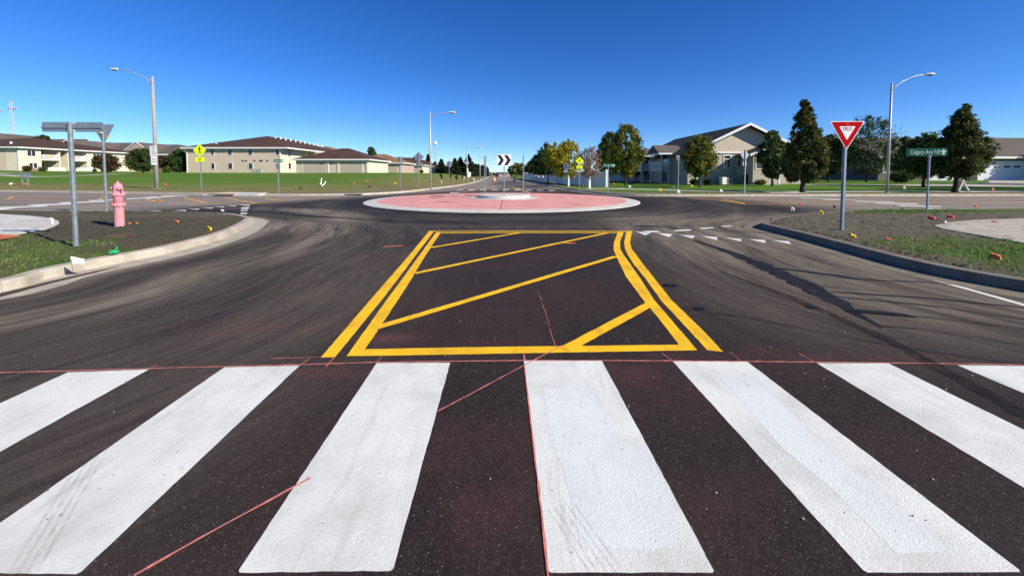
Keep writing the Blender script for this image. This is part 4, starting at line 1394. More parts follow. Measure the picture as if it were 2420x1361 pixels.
# sign backs
def back_sign(px, pb, blk, kind, label, rz, size, top, extra=None):
    p = Tt(px, pb, blk)
    k = p.y / F
    t = thing('traffic_sign', label, 'sign', p, rz)
    zt = D(px, top, p.y).z - p.z
    sq_post(zt + (.0), t, .032)
    sz = size * k / max(math.cos(rz) - (px - CX) / F * math.sin(rz), .2)
    if kind == 'tri':
        plate(tri(sz), .034, .005, 'panel', 'sign_back', t, .04, zt - sz * .87)
    elif kind == 'dia':
        plate(diamond(sz / math.sqrt(2)), .034, .005, 'panel', 'sign_back', t, .04, zt - sz)
    else:
        c = sz * .3
        h = sz / 2
        plate([(-h + c, 0), (h - c, 0), (h, c), (h, sz - c), (h - c, sz), (-h + c, sz), (-h, sz - c), (-h, c)], .034, .005, 'panel', 'sign_back', t, 0, zt - sz)
    if extra:
        e0, e1, ew = extra
        z0, z1 = D(px, e1, p.y).z - p.z, D(px, e0, p.y).z - p.z
        plate(rect(ew * k, z1 - z0), .034, .005, 'plate', 'sign_back', t, .02, z0)
    return t
back_sign(946, 447, 'L', 'tri', 'grey back of a triangular sign on the lawn in front of the garages', R(0), 18.5, 371)
back_sign(990, 444, 'L', 'dia', 'grey back of a diamond sign beside the silver corner lamp', R(0), 25, 359, (383.5, 391, 14))
back_sign(1062, 436, 'L', 'oct', 'rounded grey sign back in front of the spruces', R(0), 14, 381)
back_sign(1602, 456, 'R', 'tri', 'triangular sign seen nearly edge-on in front of the grey condo house', R(42), 9, 368)
back_sign(1759, 458, 'R', 'dia', 'grey back of a diamond sign in front of the shake gable wall', R(20), 20, 353, (381, 392, 12))

# ------------------------------------------------------------------ trees
def crown_pts(n_cl, H0, H1, Rm, prof, seed, fill=.55):
    g = np.random.default_rng(seed)
    pt, pr = zip(*prof)
    out = []
    while len(out) < n_cl:
        tt = g.random()
        rl = np.interp(tt, pt, pr) * Rm
        if g.random() * max(pr) > np.interp(tt, pt, pr) + .12:
            continue
        rr_ = rl * (fill + (1 - fill) * g.random()) if g.random() < .75 else rl * g.random()
        a = g.random() * 2 * math.pi
        rr_ *= .86 + .22 * math.sin(a * 3 + seed) * math.sin(a * 2 + tt * 5 + seed * 2)
        out.append((rr_ * math.cos(a), rr_ * math.sin(a), H0 + tt * (H1 - H0)))
    return np.array(out), g

LINDEN = ((0, .55), (.1, .9), (.25, 1), (.45, .88), (.62, .62), (.78, .42), (.9, .2), (1, .04))
OVAL = ((0, .35), (.15, .8), (.4, 1), (.65, .9), (.85, .6), (1, .15))
ROUND = ((0, .4), (.2, .85), (.5, 1), (.75, .85), (.92, .5), (1, .2))
UPSW = ((0, .3), (.2, .85), (.45, 1), (.65, .85), (.8, .55), (.92, .3), (1, .08))
def tree(name, label, base, top_z, trunk_h, Rm, prof, leaf, seed, cat='tree', ncl=110, nper=75, ls=.11, bark='bark', group=None, guard=None, tr=None, limbs=9, up=.25, spread=.17, lean=0.0):
    t = thing(name, label, cat, base, 0, group)
    H = top_z - base.z
    cl, g = crown_pts(ncl, trunk_h, H * .985, Rm, prof, seed)
    # leaves
    m = ncl * nper
    cl[:, 0] += lean * H * .6 * cl[:, 2] / H
    pf = np.interp((cl[:, 2] - trunk_h) / max(H - trunk_h, .1), *zip(*prof))
    cr = Rm * spread * g.choice([.45, .7, .9, 1.15, 1.35], ncl) * (.38 + .62 * pf)
    C = np.repeat(cl, nper, 0)
    off = np.clip(g.normal(0, 1, (m, 3)), -1.7, 1.7) * np.repeat(cr, nper)[:, None] * .66
    off[:, 2] *= 1.25
    P = C + off
    P[:, 2] = np.maximum(P[:, 2], trunk_h * .82)
    u = g.normal(0, 1, (m, 3))
    u[:, 2] += up
    u /= np.linalg.norm(u, axis=1)[:, None]
    w = np.cross(u, g.normal(0, 1, (m, 3)))
    w /= np.linalg.norm(w, axis=1)[:, None] + 1e-9
    s = (ls * g.uniform(.55, 1.35, m))[:, None]
    V = np.stack([P - u * s, P + w * s * .5, P + u * s, P - w * s * .5], 1).reshape(-1, 3)
    q = np.arange(m)[:, None] * 4 + np.arange(4)[None]
    soup('crown', V, q, leaf, t)
    # trunk and limbs
    r0 = tr or H * .018
    b = MB()
    lx = lean * H
    b.tube([(0, 0, -.15), (0, 0, .05), (lx * .15, 0, trunk_h * .5), (lx * .3 + g.normal(0, .03), g.normal(0, .03), trunk_h), (lx * .5, g.normal(0, .06), trunk_h + (H - trunk_h) * .45), (lx * .6, 0, H * .93)],
           [r0 * 1.5, r0 * 1.15, r0 * .95, r0 * .85, r0 * .5, r0 * .08], 9)
    idx = g.choice(ncl, min(limbs, ncl), replace=False)
    for i in idx:
        e = Vector(cl[i])
        z0 = trunk_h * .9 + (e.z - trunk_h) * .35
        z0 = max(z0, trunk_h * .85)
        mid = Vector((e.x * .45, e.y * .45, z0 + (e.z - z0) * .45))
        b.tube([(lx * .3, 0, z0), mid, e], [r0 * .38, r0 * .25, r0 * .06], 5)
    tk = b.build('trunk', bark, t, True)
    if guard:
        b = MB(); b.tube([(0, 0, .0), (0, 0, guard)], [r0 * 1.7, r0 * 1.25], 10); b.build('trunk_guard', 'guard', t)
    return t

def spruce(label, base, H, Rm, seed, group='dark spruces along the road ahead', n=2600, ls=.16):
    t = thing('spruce_tree', label, 'spruce', base, 0, group)
    g = np.random.default_rng(seed)
    tiers = int(11 + H)
    V, k = [], 0
    m = n
    tt = g.random(m) ** 1.25
    tier = np.round(tt * tiers) / tiers
    tz = tier + g.normal(0, .012, m)
    a = g.integers(0, 13, m) * (2 * np.pi / 13) + tier * 40 + g.normal(0, .13, m)
    rl = Rm * (1 - tier) ** .9 * (.82 + .32 * np.sin(a * 5 + tier * 31)) + .05
    fr = g.random(m) ** .6
    rr_ = rl * fr
    z = H * (.06 + .93 * tz) - rr_ * .28 * (1 - tier) + g.normal(0, .05, m)
    P = np.stack([rr_ * np.cos(a), rr_ * np.sin(a), np.clip(z, .1, H)], 1)
    u = np.stack([np.cos(a), np.sin(a), -.35 + g.normal(0, .25, m)], 1) + g.normal(0, .35, (m, 3))
    u /= np.linalg.norm(u, axis=1)[:, None]
    w = np.cross(u, g.normal(0, 1, (m, 3)))
    w /= np.linalg.norm(w, axis=1)[:, None] + 1e-9
    s = (ls * g.uniform(.6, 1.4, m))[:, None]
    Vq = np.stack([P - u * s, P + w * s * .45, P + u * s * 1.3, P - w * s * .45], 1).reshape(-1, 3)
    soup('crown', Vq, np.arange(m)[:, None] * 4 + np.arange(4)[None], 'needle', t)
    b = MB(); b.tube([(0, 0, -.2), (0, 0, H * .5), (0, 0, H * 1.0)], [H * .022, H * .013, .012], 7); b.build('trunk', 'bark', t)
    return t

def tpx(name, label, px, pb, blk, ptop, half_px, pcb, prof, leaf, seed, Y=None, **kw):
    """tree from picture points: trunk foot, top row, half width of crown, row of the crown's lower edge"""
    base = Tt(px, pb, blk) if Y is None else on(px, Y, blk)
    k = base.y / F
    top = D(px, ptop, base.y).z
    th = max(D(px, pcb, base.y).z - base.z, .3)
    ob = math.sqrt(1 + ((px - CX) / F) ** 2)      # a round crown seen off-axis prints wider
    return tree(name, label, base, top, th, half_px * k / ob * 1.04, prof, leaf, seed, **kw)

# big dark trees right
tpx('linden_tree', 'tall dark pointed tree between the condo house and the red YIELD sign', 1896, 455, 'R', 234, 62, 428, LINDEN, 'leaf_linden', 3, ncl=260, nper=90, ls=.10, tr=.17, spread=.15)
tpx('linden_tree', 'big dark pointed tree standing in front of the white garage doors', 2256, 455, 'R', 242, 76, 418, LINDEN, 'leaf_linden', 4, ncl=290, nper=90, ls=.10, tr=.18, lean=.10, spread=.15)
tpx('shade_tree', 'mid green rounded tree against the shake gable of the grey house', 1825, 440, 'R', 308, 44, 420, OVAL, 'leaf_green', 5, ncl=120, nper=75, ls=.13, tr=.12)
tpx('honeylocust_tree', 'airy feathery tree behind the street lamp and the YIELD sign', 2048, 431, 'R', 274, 80, 408, ROUND, 'leaf_wispy', 6, ncl=120, nper=60, ls=.14, tr=.14, spread=.16)
tpx('shade_tree', 'dark green tree behind the Calgary Ave NE blade', 2182, 441, 'R', 312, 64, 418, OVAL, 'leaf_green', 7, ncl=120, nper=70, ls=.14, tr=.14)
tpx('shade_tree', 'small dark tree with a pale trunk tucked behind the tall pointed tree', 1880, 432, 'R', 345, 40, 415, OVAL, 'leaf_dark', 8, bark='bark_pale', ncl=80, nper=60, ls=.15)
tpx('shade_tree', 'dull olive tree filling the gap left of the YIELD sign post', 1958, 424, 'R', 320, 58, 412, OVAL, 'leaf_linden', 9, Y=58, ncl=110, nper=60, ls=.17, tr=.15)
tpx('shade_tree', 'dark tree between the street lamp and the Calgary sign, further back', 2128, 430, 'R', 326, 56, 412, OVAL, 'leaf_dark', 10, Y=60, ncl=90, nper=60, ls=.17, tr=.15)
tpx('maple_tree', 'yellow-green young tree in front of the grey house, left of its wall', 1653, 443, 'R', 322, 46, 414, OVAL, 'leaf_mixed', 12, ncl=120, nper=70, ls=.12, tr=.09)
tpx('maple_tree', 'shorter dark companion trunk beside the yellow-green tree by the house', 1644, 440, 'R', 350, 26, 416, OVAL, 'leaf_dark', 13, Y=44, ncl=50, nper=60, ls=.14, tr=.08)
tpx('shade_tree', 'tallest green tree behind the white fence corner', 1478, 438, 'R', 293, 52, 418, UPSW, 'leaf_mixed', 14, ncl=170, nper=75, ls=.14, tr=.14, spread=.15)
tpx('shade_tree', 'narrower green tree just left of the tallest green tree', 1438, 437, 'R', 311, 36, 415, UPSW, 'leaf_green', 15, Y=52, ncl=120, nper=70, ls=.15, tr=.13)
tpx('shade_tree', 'low dark tree behind the white fence next to the condo decks', 1515, 432, 'R', 352, 30, 418, ROUND, 'leaf_dark', 16, Y=66, ncl=70, nper=60, ls=.17)
# row along the fence
row = [(1392, 447, 348, 36, 416, 'leaf_pink', 'bare pinkish dry tree, nearest of the fence row', 'ash_tree', True),
       (1343, 440.5, 332, 36, 416, 'leaf_yellow', 'brightest yellow tree of the fence row', 'ash_tree', True),
       (1315, 437, 338, 32, 414, 'leaf_yellow', 'yellowing tree left of the brightest yellow one', 'ash_tree', True),
       (1295, 434, 339, 34, 412, 'leaf_dark', 'dark green tree with an unwrapped trunk in the fence row', 'ash_tree', False),
       (1282.5, 431.5, 356, 26, 411, 'leaf_dark', 'dark green tree with a wrapped trunk next to the unwrapped one', 'ash_tree', True),
       (1273, 430, 364, 20, 411, 'leaf_dark', 'shorter dark tree, third from the far end of the wrapped row', 'ash_tree', True),
       (1266, 428.6, 369, 18, 411, 'leaf_dark', 'shorter dark tree, second from the far end of the wrapped row', 'ash_tree', True),
       (1259.5, 427.5, 374, 16, 411, 'leaf_green', 'small dark tree at the far end of the wrapped row', 'ash_tree', True)]
for i, (px, pb, pt, hw, pc, lf, lab, nm, gd) in enumerate(row):
    base = Tt(px, pb, 'R')
    tpx(nm, lab, px, pb, 'R', pt, hw, pc, ROUND if i < 3 else OVAL, lf, 20 + i, group='street trees along the white fence', ncl=100 if i < 5 else 60, nper=60 if lf != 'leaf_pink' else 26, ls=(.11 if lf != 'leaf_pink' else .085) * (1 + i * .08), tr=.09, guard=(D(px, 413, base.y).z - base.z) * .95 if gd else None, limbs=26 if lf == 'leaf_pink' else 9, bark='bark_pale' if lf == 'leaf_pink' else 'bark')
for i, (px, pt, Y, hw, lf, lab) in enumerate(((1246, 392, 130, 12, 'leaf_dark', 'far dark tree right behind the right island post'), (1232, 385, 150, 13, 'leaf_mixed', 'far olive tree left of the right island post'), (1220, 384, 175, 13, 'leaf_mixed', 'far olive tree, second from where the right tree line ends'), (1208, 392, 210, 9, 'leaf_dark', 'far small tree where the right tree line ends'), (1256, 380, 120, 12, 'leaf_dark', 'far dark tree showing between the island post and the wrapped row'))):
    base = on(px, Y, 'R'); k = Y / F
    tree('ash_tree', lab, base, D(px, pt, Y).z, 1.2, hw * k, OVAL, lf, 40 + i, ncl=70, nper=45, ls=.26, tr=.15, group='far trees on the right side of the road ahead')
# trees outside the picture to the right for the long shadows; the farthest added to shade the garage doors
for i, (x, y, h, r_) in enumerate(((45, 29, 7.5, 2.6), (52, 33, 8, 2.8), (67, 42, 9, 3.2), (94, 61.2, 9.5, 3.4), (99, 61, 9.5, 3.6), (105, 60, 9, 3.6))):
    tree('linden_tree', 'unseen dark tree out of frame beyond the big garage tree', Vector((x, y, zat(x, y, 'R'))), h, 1.3, r_, OVAL, 'leaf_dark', 60 + i, ncl=170, nper=45, ls=.22, group='street trees beyond the garage tree')
# left trees
tpx('crabapple_tree', 'bronze leaved bushy tree in front of the cream balconies', 252, 408, 'L', 367, 38, 404, ROUND, 'leaf_red', 70, Y=78, ncl=100, nper=60, ls=.19, tr=.16)
tpx('crabapple_tree', 'dark rounded tree on a short trunk, left of the tall lamp', 337, 411, 'L', 353, 42, 403, ROUND, 'leaf_dark', 71, Y=74, ncl=110, nper=60, ls=.19, tr=.17)
tpx('crabapple_tree', 'dark broad tree hugging the left end of the tan apartments', 426, 408, 'L', 356, 34, 406, ROUND, 'leaf_dark', 72, Y=86, ncl=100, nper=60, ls=.2, tr=.16)
tpx('crabapple_tree', 'reddish small tree between the tall lamp and the brick apartments', 386, 408, 'L', 368, 20, 405, ROUND, 'leaf_red', 73, Y=88, ncl=60, nper=60, ls=.2)
tpx('shade_tree', 'distant dark treetop over the brown garage roofs', 879, 400, 'L', 346, 13, 378, OVAL, 'leaf_dark', 74, Y=150, ncl=60, nper=50, ls=.3)
tpx('shade_tree', 'dark treetop showing over the cream building roof', 108, 400, 'L', 320, 22, 345, ROUND, 'leaf_dark', 75, Y=135, ncl=60, nper=50, ls=.3)
def bush(px, Y, blk, wpx, hpx, leaf, label, seed, nm='shrub'):
    base = on(px, Y, blk); k = Y / F
    wpx = wpx / math.sqrt(1 + ((px - CX) / F) ** 2)
    t = thing(nm, label, 'shrub', base)
    g = np.random.default_rng(seed)
    m = 1500
    d = g.normal(0, 1, (m, 3)); d /= np.linalg.norm(d, axis=1)[:, None]
    P = d * (g.random(m) ** .35)[:, None] * np.array([wpx * k / 2, wpx * k / 2, hpx * k / 2]) * (1 + .2 * np.sin(d[:, :1] * 7 + seed))
    P[:, 2] += hpx * k * .48
    P[:, 2] = np.maximum(P[:, 2], .02)
    u = g.normal(0, 1, (m, 3)); u /= np.linalg.norm(u, axis=1)[:, None]
    w = np.cross(u, g.normal(0, 1, (m, 3))); w /= np.linalg.norm(w, axis=1)[:, None]
    s = (hpx * k * .085 * g.uniform(.6, 1.4, m))[:, None]
    soup('foliage', np.stack([P - u * s, P + w * s * .5, P + u * s, P - w * s * .5], 1).reshape(-1, 3), np.arange(m)[:, None] * 4 + np.arange(4)[None], leaf, t)
    b = MB()
    for a in range(5): b.tube([(0, 0, -.05), (math.cos(a * 1.26) * wpx * k * .25, math.sin(a * 1.26) * wpx * k * .25, hpx * k * .6)], [.03, .01], 5)
    b.build('stems', 'bark', t)
bush(65, 88, 'L', 22, 14, 'leaf_red', 'dark red shrub at the corner of the cream building', 80)
bush(101, 92, 'L', 20, 9, 'leaf_dark', 'low dark shrub before the first white balcony rail', 81)
bush(395, 80, 'L', 19, 16, 'leaf_green', 'round green shrub to the right of the tall lamp pole', 82)
bush(224, 100, 'L', 10, 8, 'leaf_dark', 'small shrub beside the second white balcony rail', 83)
bush(996, 100, 'L', 9, 8, 'leaf_dark', 'dark shrub beside the cream garage end wall', 84)
bush(1640, 46, 'R', 22, 14, 'leaf_mixed', 'low dry shrub at the corner of the grey house', 85)
bush(1671, 45.5, 'R', 20, 14, 'leaf_mixed', 'spiky green shrub under the lit grey wall', 86)
bush(1765, 46.5, 'R', 16, 26, 'leaf_green', 'upright green shrub in the shaded corner of the grey house', 87)
bush(1800, 45, 'R', 26, 13, 'leaf_mixed', 'spreading shrub by the right end wall of the grey house', 88)
bush(1900, 50, 'R', 62, 36, 'leaf_dark', 'broad black-green evergreen shrub behind the tall pointed tree', 89)
bush(2130, 52, 'R', 60, 28, 'leaf_dark', 'long dark hedge clump behind the street lamp foot', 90)
bush(1848, 52, 'R', 34, 24, 'leaf_dark', 'dark shrub between the house end and the tall tree', 91)

# spruces left of the road ahead
spl = [(1012, 365, 150, 9), (1043, 377, 140, 12), (1028, 383, 160, 12), (1059, 388, 150, 12), (1075, 375, 135, 13), (1088, 372, 140, 14), (1107, 366, 138, 17), (1117, 384, 150, 12), (1124, 388, 165, 11), (1130, 388, 180, 10), (1136, 391, 195, 9), (1141, 390, 215, 8), (1147, 391, 240, 8), (1151, 394, 270, 6), (978, 372, 170, 10), (1098, 386, 160, 12), (1066, 392, 170, 12), (1036, 394, 150, 10), (1083, 392, 160, 12)]
names = ['spruce peeking out right behind the silver corner lamp', 'pointed spruce over the last garage roof', 'spruce half hidden by the lattice mast', 'low spruce behind the rounded sign back', 'slim spruce right of the rounded sign back', 'spruce just left of the lamp with two plates', 'tallest spruce, behind the lamp with two plates',
         'first spruce of the even row after the tallest', 'second spruce of the even row after the tallest', 'third spruce of the even row after the tallest', 'fourth spruce of the even row after the tallest', 'fifth spruce of the even row after the tallest', 'sixth spruce of the even row after the tallest', 'last small spruce where the row meets the road', 'spruce behind the diamond sign back', 'dark spruce filling between the tallest two', 'low dark spruce behind the mid lawn posts', 'stubby spruce by the end of the last garage', 'low spruce between the slim ones']
for i, ((px, pt, Y, hw), lab) in enumerate(zip(spl, names)):
    base = on(px, Y, 'L'); k = Y / F
    spruce(lab, base, D(px, pt, Y).z - base.z, hw * k * 1.45, 100 + i, n=4200, ls=.33)

# distant wood on the skyline
m = 5000
X = rng.uniform(-420, 260, m); Y = rng.uniform(640, 700, m)
Z = rng.random(m) * (3.5 + 3 * fbm(X * .02, Y * 0)) - .3
u = rng.normal(0, 1, (m, 3)); u /= np.linalg.norm(u, axis=1)[:, None]
w = np.cross(u, rng.normal(0, 1, (m, 3))); w /= np.linalg.norm(w, axis=1)[:, None]
P = np.stack([X, Y, Z], 1)
struct(soup('woodland', np.stack([P - u * 1.4, P + w * 1.0, P + u * 1.4, P - w * 1.0], 1).reshape(-1, 3), np.arange(m)[:, None] * 4 + np.arange(4)[None], 'leaf_dark'), 'stuff')

# ------------------------------------------------------------------ buildings
def hip(b, x0, y0, x1, y1, ze, zr, ov=.6, th=.18):
    """hip roof along the longer side with a thin eave edge"""
    x0 -= ov; y0 -= ov; x1 += ov; y1 += ov
    w, d = x1 - x0, y1 - y0
    e = [(x0, y0, ze), (x1, y0, ze), (x1, y1, ze), (x0, y1, ze)]
    if d >= w:
        r = [((x0 + x1) / 2, y0 + w / 2, zr), ((x0 + x1) / 2, max(y1 - w / 2, y0 + w / 2 + .01), zr)]
        fs = [(0, 1, 4), (1, 2, 5, 4), (2, 3, 5), (3, 0, 4, 5)]
    else:
        r = [(x0 + d / 2, (y0 + y1) / 2, zr), (max(x1 - d / 2, x0 + d / 2 + .01), (y0 + y1) / 2, zr)]
        fs = [(0, 1, 5, 4), (1, 2, 5), (2, 3, 4, 5), (3, 0, 4)]
    return b.add(e + r, fs + [(3, 2, 1, 0)])
def fascia(b, x0, y0, x1, y1, ze, ov=.6, h=.22):
    a, c, t = ov, ov + .03, .0
    b.box(x0 - c, y0 - c, ze - h, x1 + c, y0 - a + .02, ze + .02)
    b.box(x0 - c, y1 + a - .02, ze - h, x1 + c, y1 + c, ze + .02)
    b.box(x0 - c, y0 - a + .02, ze - h, x0 - a + .02, y1 + a - .02, ze + .02)
    b.box(x1 + a - .02, y0 - a + .02, ze - h, x1 + c, y1 + a - .02, ze + .02)
    return b
def window(parent, face, u, v, w, h, at, fr=.09, mull=False, framemat='trim'):
    """face 'f' front (-y) at y=at, 'r' right (+x) at x=at, 'l' left (-x) at x=at; u centre along wall, v sill height"""
    def bx(b, u0, u1, d0, d1, v0, v1):
        if face == 'f': b.box(u0, at - d1, v0, u1, at - d0, v1)
        elif face == 'r': b.box(at + d0, u0, v0, at + d1, u1, v1)
        else: b.box(at - d1, u0, v0, at - d0, u1, v1)
    b = MB()
    u0, u1 = u - w / 2, u + w / 2
    bx(b, u0 - fr, u0, .0, .06, v - fr, v + h + fr)
    bx(b, u1, u1 + fr, .0, .06, v - fr, v + h + fr)
    bx(b, u0, u1, .0, .06, v - fr, v)
    bx(b, u0, u1, .0, .06, v + h, v + h + fr)
    if mull: bx(b, u0, u1, .0, .055, v + h * .68, v + h * .68 + fr)
    o = b.build('window', framemat, parent)
    b = MB()
    bx(b, u0, u1, .002, .025, v, v + h)
    b.build('pane', 'glass', o)
    return o
def vent(parent, x, y, z, h=.5, r=.12):
    b = MB(); b.tube([(x, y, z - .2), (x, y, z + h)], r, 8); b.build('vent_pipe', 'white', parent)

# two storey tan apartments (hip end towards us)
Z0 = 1.75
x0, x1, y0, y1 = -71.2, -50.6, 84.0, 118.0
ze = 7.35
t = thing('apartment_building', 'two storey tan apartment block with brown hip roof and eight small windows', 'building', (0, 0, 0))
b = MB(); b.box(x0, y0, Z0 - .6, x1, y1, ze - .15); b.build('wall', 'tan', t)
b = MB(); b.box(x1, y0 + .02, Z0 - .5, x1 + .05, y0 + 8, ze - .23); b.build('sun_brightened_end_wall', 'cream', t)  # paler siding than the front: sun on this side put into the colour
b = MB(); b.box(x1 + .0, y0 + 12, Z0 - .5, x1 + 2.6, y1 - 3, ze - .23); b.build('sun_brightened_end_wall', 'cream', t)
rf = hip(MB(), x0, y0, x1 + 1.2, y1, ze, 10.9, .7).build('roof', 'roof_brown', t)
fascia(MB(), x0, y0, x1 + 1.2, y1, ze, .7, .3).build('fascia', 'trim', t)
def xat(px, Y): return D(px, 412, Y).x
for px in (504, 545, 593, 658):
    for v in (2.75, 5.85):
        window(t, 'f', xat(px, y0), v - .1, .66 if px < 540 else .85, 1.25, y0, .1)
for Yw in (87.2,):
    for v in (2.75, 5.6): window(t, 'r', Yw, v, .9, 1.3, x1 + .05, .08)
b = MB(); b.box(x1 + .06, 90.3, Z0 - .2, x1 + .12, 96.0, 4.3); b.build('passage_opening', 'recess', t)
for X_ in (x0 + .15, x1 - .12):
    b = MB(); b.box(X_ - .07, y0 - .14, Z0, X_ + .07, y0 - .02, ze - .3); b.build('downspout', 'trim', t)
b = MB()
for px in (576, 583.5, 603.5, 617, 621, 634): b.box(xat(px, y0) - .14, y0 - .16, 4.4, xat(px, y0) + .14, y0 - .02, 4.62)
b.build('wall_vent', 'galv_dark', t)
for i in range(11):
    f = i / 10
    vent(t, x1 - 3.2 - 5.2 * (1 - f) , 96 + 13 * f, 9.45 + 1.1 * (1 - f), .45, .16)
vent(t, -66.5, 86.5, 8.1, .35, .18)
for dx in (0, 1.05):
    p = Vector((xat(611, y0) + dx, y0 - 1.1, Z0))
    q = thing('air_conditioner', ('left' if dx == 0 else 'right') + ' one of two grey condenser boxes against the tan apartment wall', 'air conditioner', p)
    b = MB(); b.box(-.48, -.4, -.2, .48, .4, .85); b.build('cabinet', 'ac', q, bevel=.04)
    b = MB(); b.lathe([(.3, .85), (.3, .89), (.1, .9)], 14); b.build('fan_grille', 'galv_dark', q)

# cream balcony building, far left
x0, x1, y0, y1, Z0, ze = -150, -118.0, 92.0, 122.0, 2.3, 8.05
t = thing('apartment_building', 'cream apartment block with white balconies and brown hip roof behind the sign backs', 'building', (0, 0, 0))
b = MB(); b.box(x0, y0, Z0 - .8, x1 - 3.2, y1, ze - .15)
b.build('wall', 'tan', t)
def yat(px, X=-118.0): return X / ((px - CX) / F)
seg = [(92.0, yat(101)), (yat(143), yat(146)), (yat(163), yat(168)), (yat(208), y1)]
for a_, c_ in seg:
    b = MB(); b.box(x1 - 3.2, a_, Z0 - .8, x1, c_, ze - .15); b.build('sun_brightened_end_wall', 'cream', t)  # sun-facing walls paler than the tan front, sunlight put into the siding colour
b = MB()
for a_, c_ in ((yat(101), yat(143)), (yat(168), yat(208))):
    b.box(x1 - 3.19, a_, 5.0, x1 + .25, c_, 5.3)
b.build('balcony_floor', 'trim', t)
for a_, c_ in ((yat(101), yat(143)), (yat(168), yat(208))):
    for z in (5.3, 2.1):
        b = MB()
        xr = x1 + (.2 if z > 4 else 1.6)
        b.box(xr, a_, z + 1.0, xr + .1, c_, z + 1.12)
        b.box(xr, a_, z + .12, xr + .1, c_, z + .22)
        n = int((c_ - a_) / .28)
        for k in range(n + 1): b.box(xr + .02, a_ + k * .28 - .06, z + .2, xr + .08, a_ + k * .28 + .06, z + 1.02)
        b.build('balcony_railing', 'white', t)
    for z in (5.6, 2.4):
        b = MB(); b.box(x1 - 3.2, a_ + 1.2, z, x1 - 3.1, a_ + 3.0, z + 1.9); b.build('balcony_door', 'glass', t)
b = MB(); b.box(x1 + .32, yat(112), 5.6, x1 + .36, yat(126), 6.3); b.build('banner', basic('faded_banner', (.62, .50, .36), (.7, .3, .12), .7, .8), t)
b = MB(); b.box(x1, 92.3, Z0 - .8, x1 + .12, yat(100), 3.5); b.build('stone_base', 'stone', t)
hip(MB(), x0, y0, x1, y1, ze, 11.6, .8).build('roof', 'roof_brown', t)
fascia(MB(), x0, y0, x1, y1, ze, .8, .3).build('fascia', 'trim', t)
for px in (73, 82.5, 226.5, 233.5):
    window(t, 'r', yat(px), 6.0, .75, 1.25, x1, .1)
for px in (75, 84): window(t, 'r', yat(px), 3.0 if px > 50 else 3, .75, 1.25, x1 + .13, .1)
for X_ in (-127.0, -125.4, -135, -136.5):
    window(t, 'f', X_, 3.0, .8, 1.3, y0, .1); 
    if X_ < -130: window(t, 'f', X_, 6.0, .8, 1.3, y0, .1)
b = MB(); b.box(x1 - .25, y0 - .16, Z0 - .4, x1 - .05, y0 - .02, ze - .3); b.build('downspout', 'trim', t)
vent(t, -125, 96, 9.1, .5, .22)

# brick apartments between
t = thing('apartment_building', 'pinkish brick apartments with grey roof behind the dark trees and tall lamp', 'building', (0, 0, 0))
x0, x1, y0, y1, Z0, ze = -146, -110.5, 130.0, 158.0, 2.2, 8.3
b = MB(); b.box(x0, y0, Z0 - .8, x1, y1, ze - .15); b.build('wall', 'brick', t)
hip(MB(), x0, y0, x1, y1, ze, 12.6, .9).build('roof', 'roof_grey', t)
fascia(MB(), x0, y0, x1, y1, ze, .9, .45).build('fascia', 'trim', t)
for px in (266, 304, 310, 361, 391, 397):
    window(t, 'f', xat(px, y0), 6.0, .9, 1.4, y0, .12)
    window(t, 'f', xat(px, y0), 3.0, .9, 1.4, y0, .12)
b = MB()
gx = xat(328, 129); gw = 4.6; gz = ze + .35
b.prism([(gx - gw, 128.6, gz), (gx + gw, 128.6, gz), (gx, 128.6, gz + 3.6)], (0, 12, 0)); b.build('gable', 'roof_grey', t)
b = MB(); b.prism([(gx - gw * .9, 128.4, gz + .02), (gx + gw * .9, 128.4, gz + .02), (gx, 128.4, gz + 3.2)], (0, .25, 0)); b.build('gable_wall', 'taupe', t)
b = MB()
for s in (-1, 1): b.prism([(gx + s * gw * 1.08, 128.3, gz - .25), (gx + s * gw * 1.08, 128.3, gz + .1), (gx, 128.3, gz + 3.85), (gx, 128.3, gz + 3.5)], (0, .2, 0))
b.build('barge_board', 'trim', t)

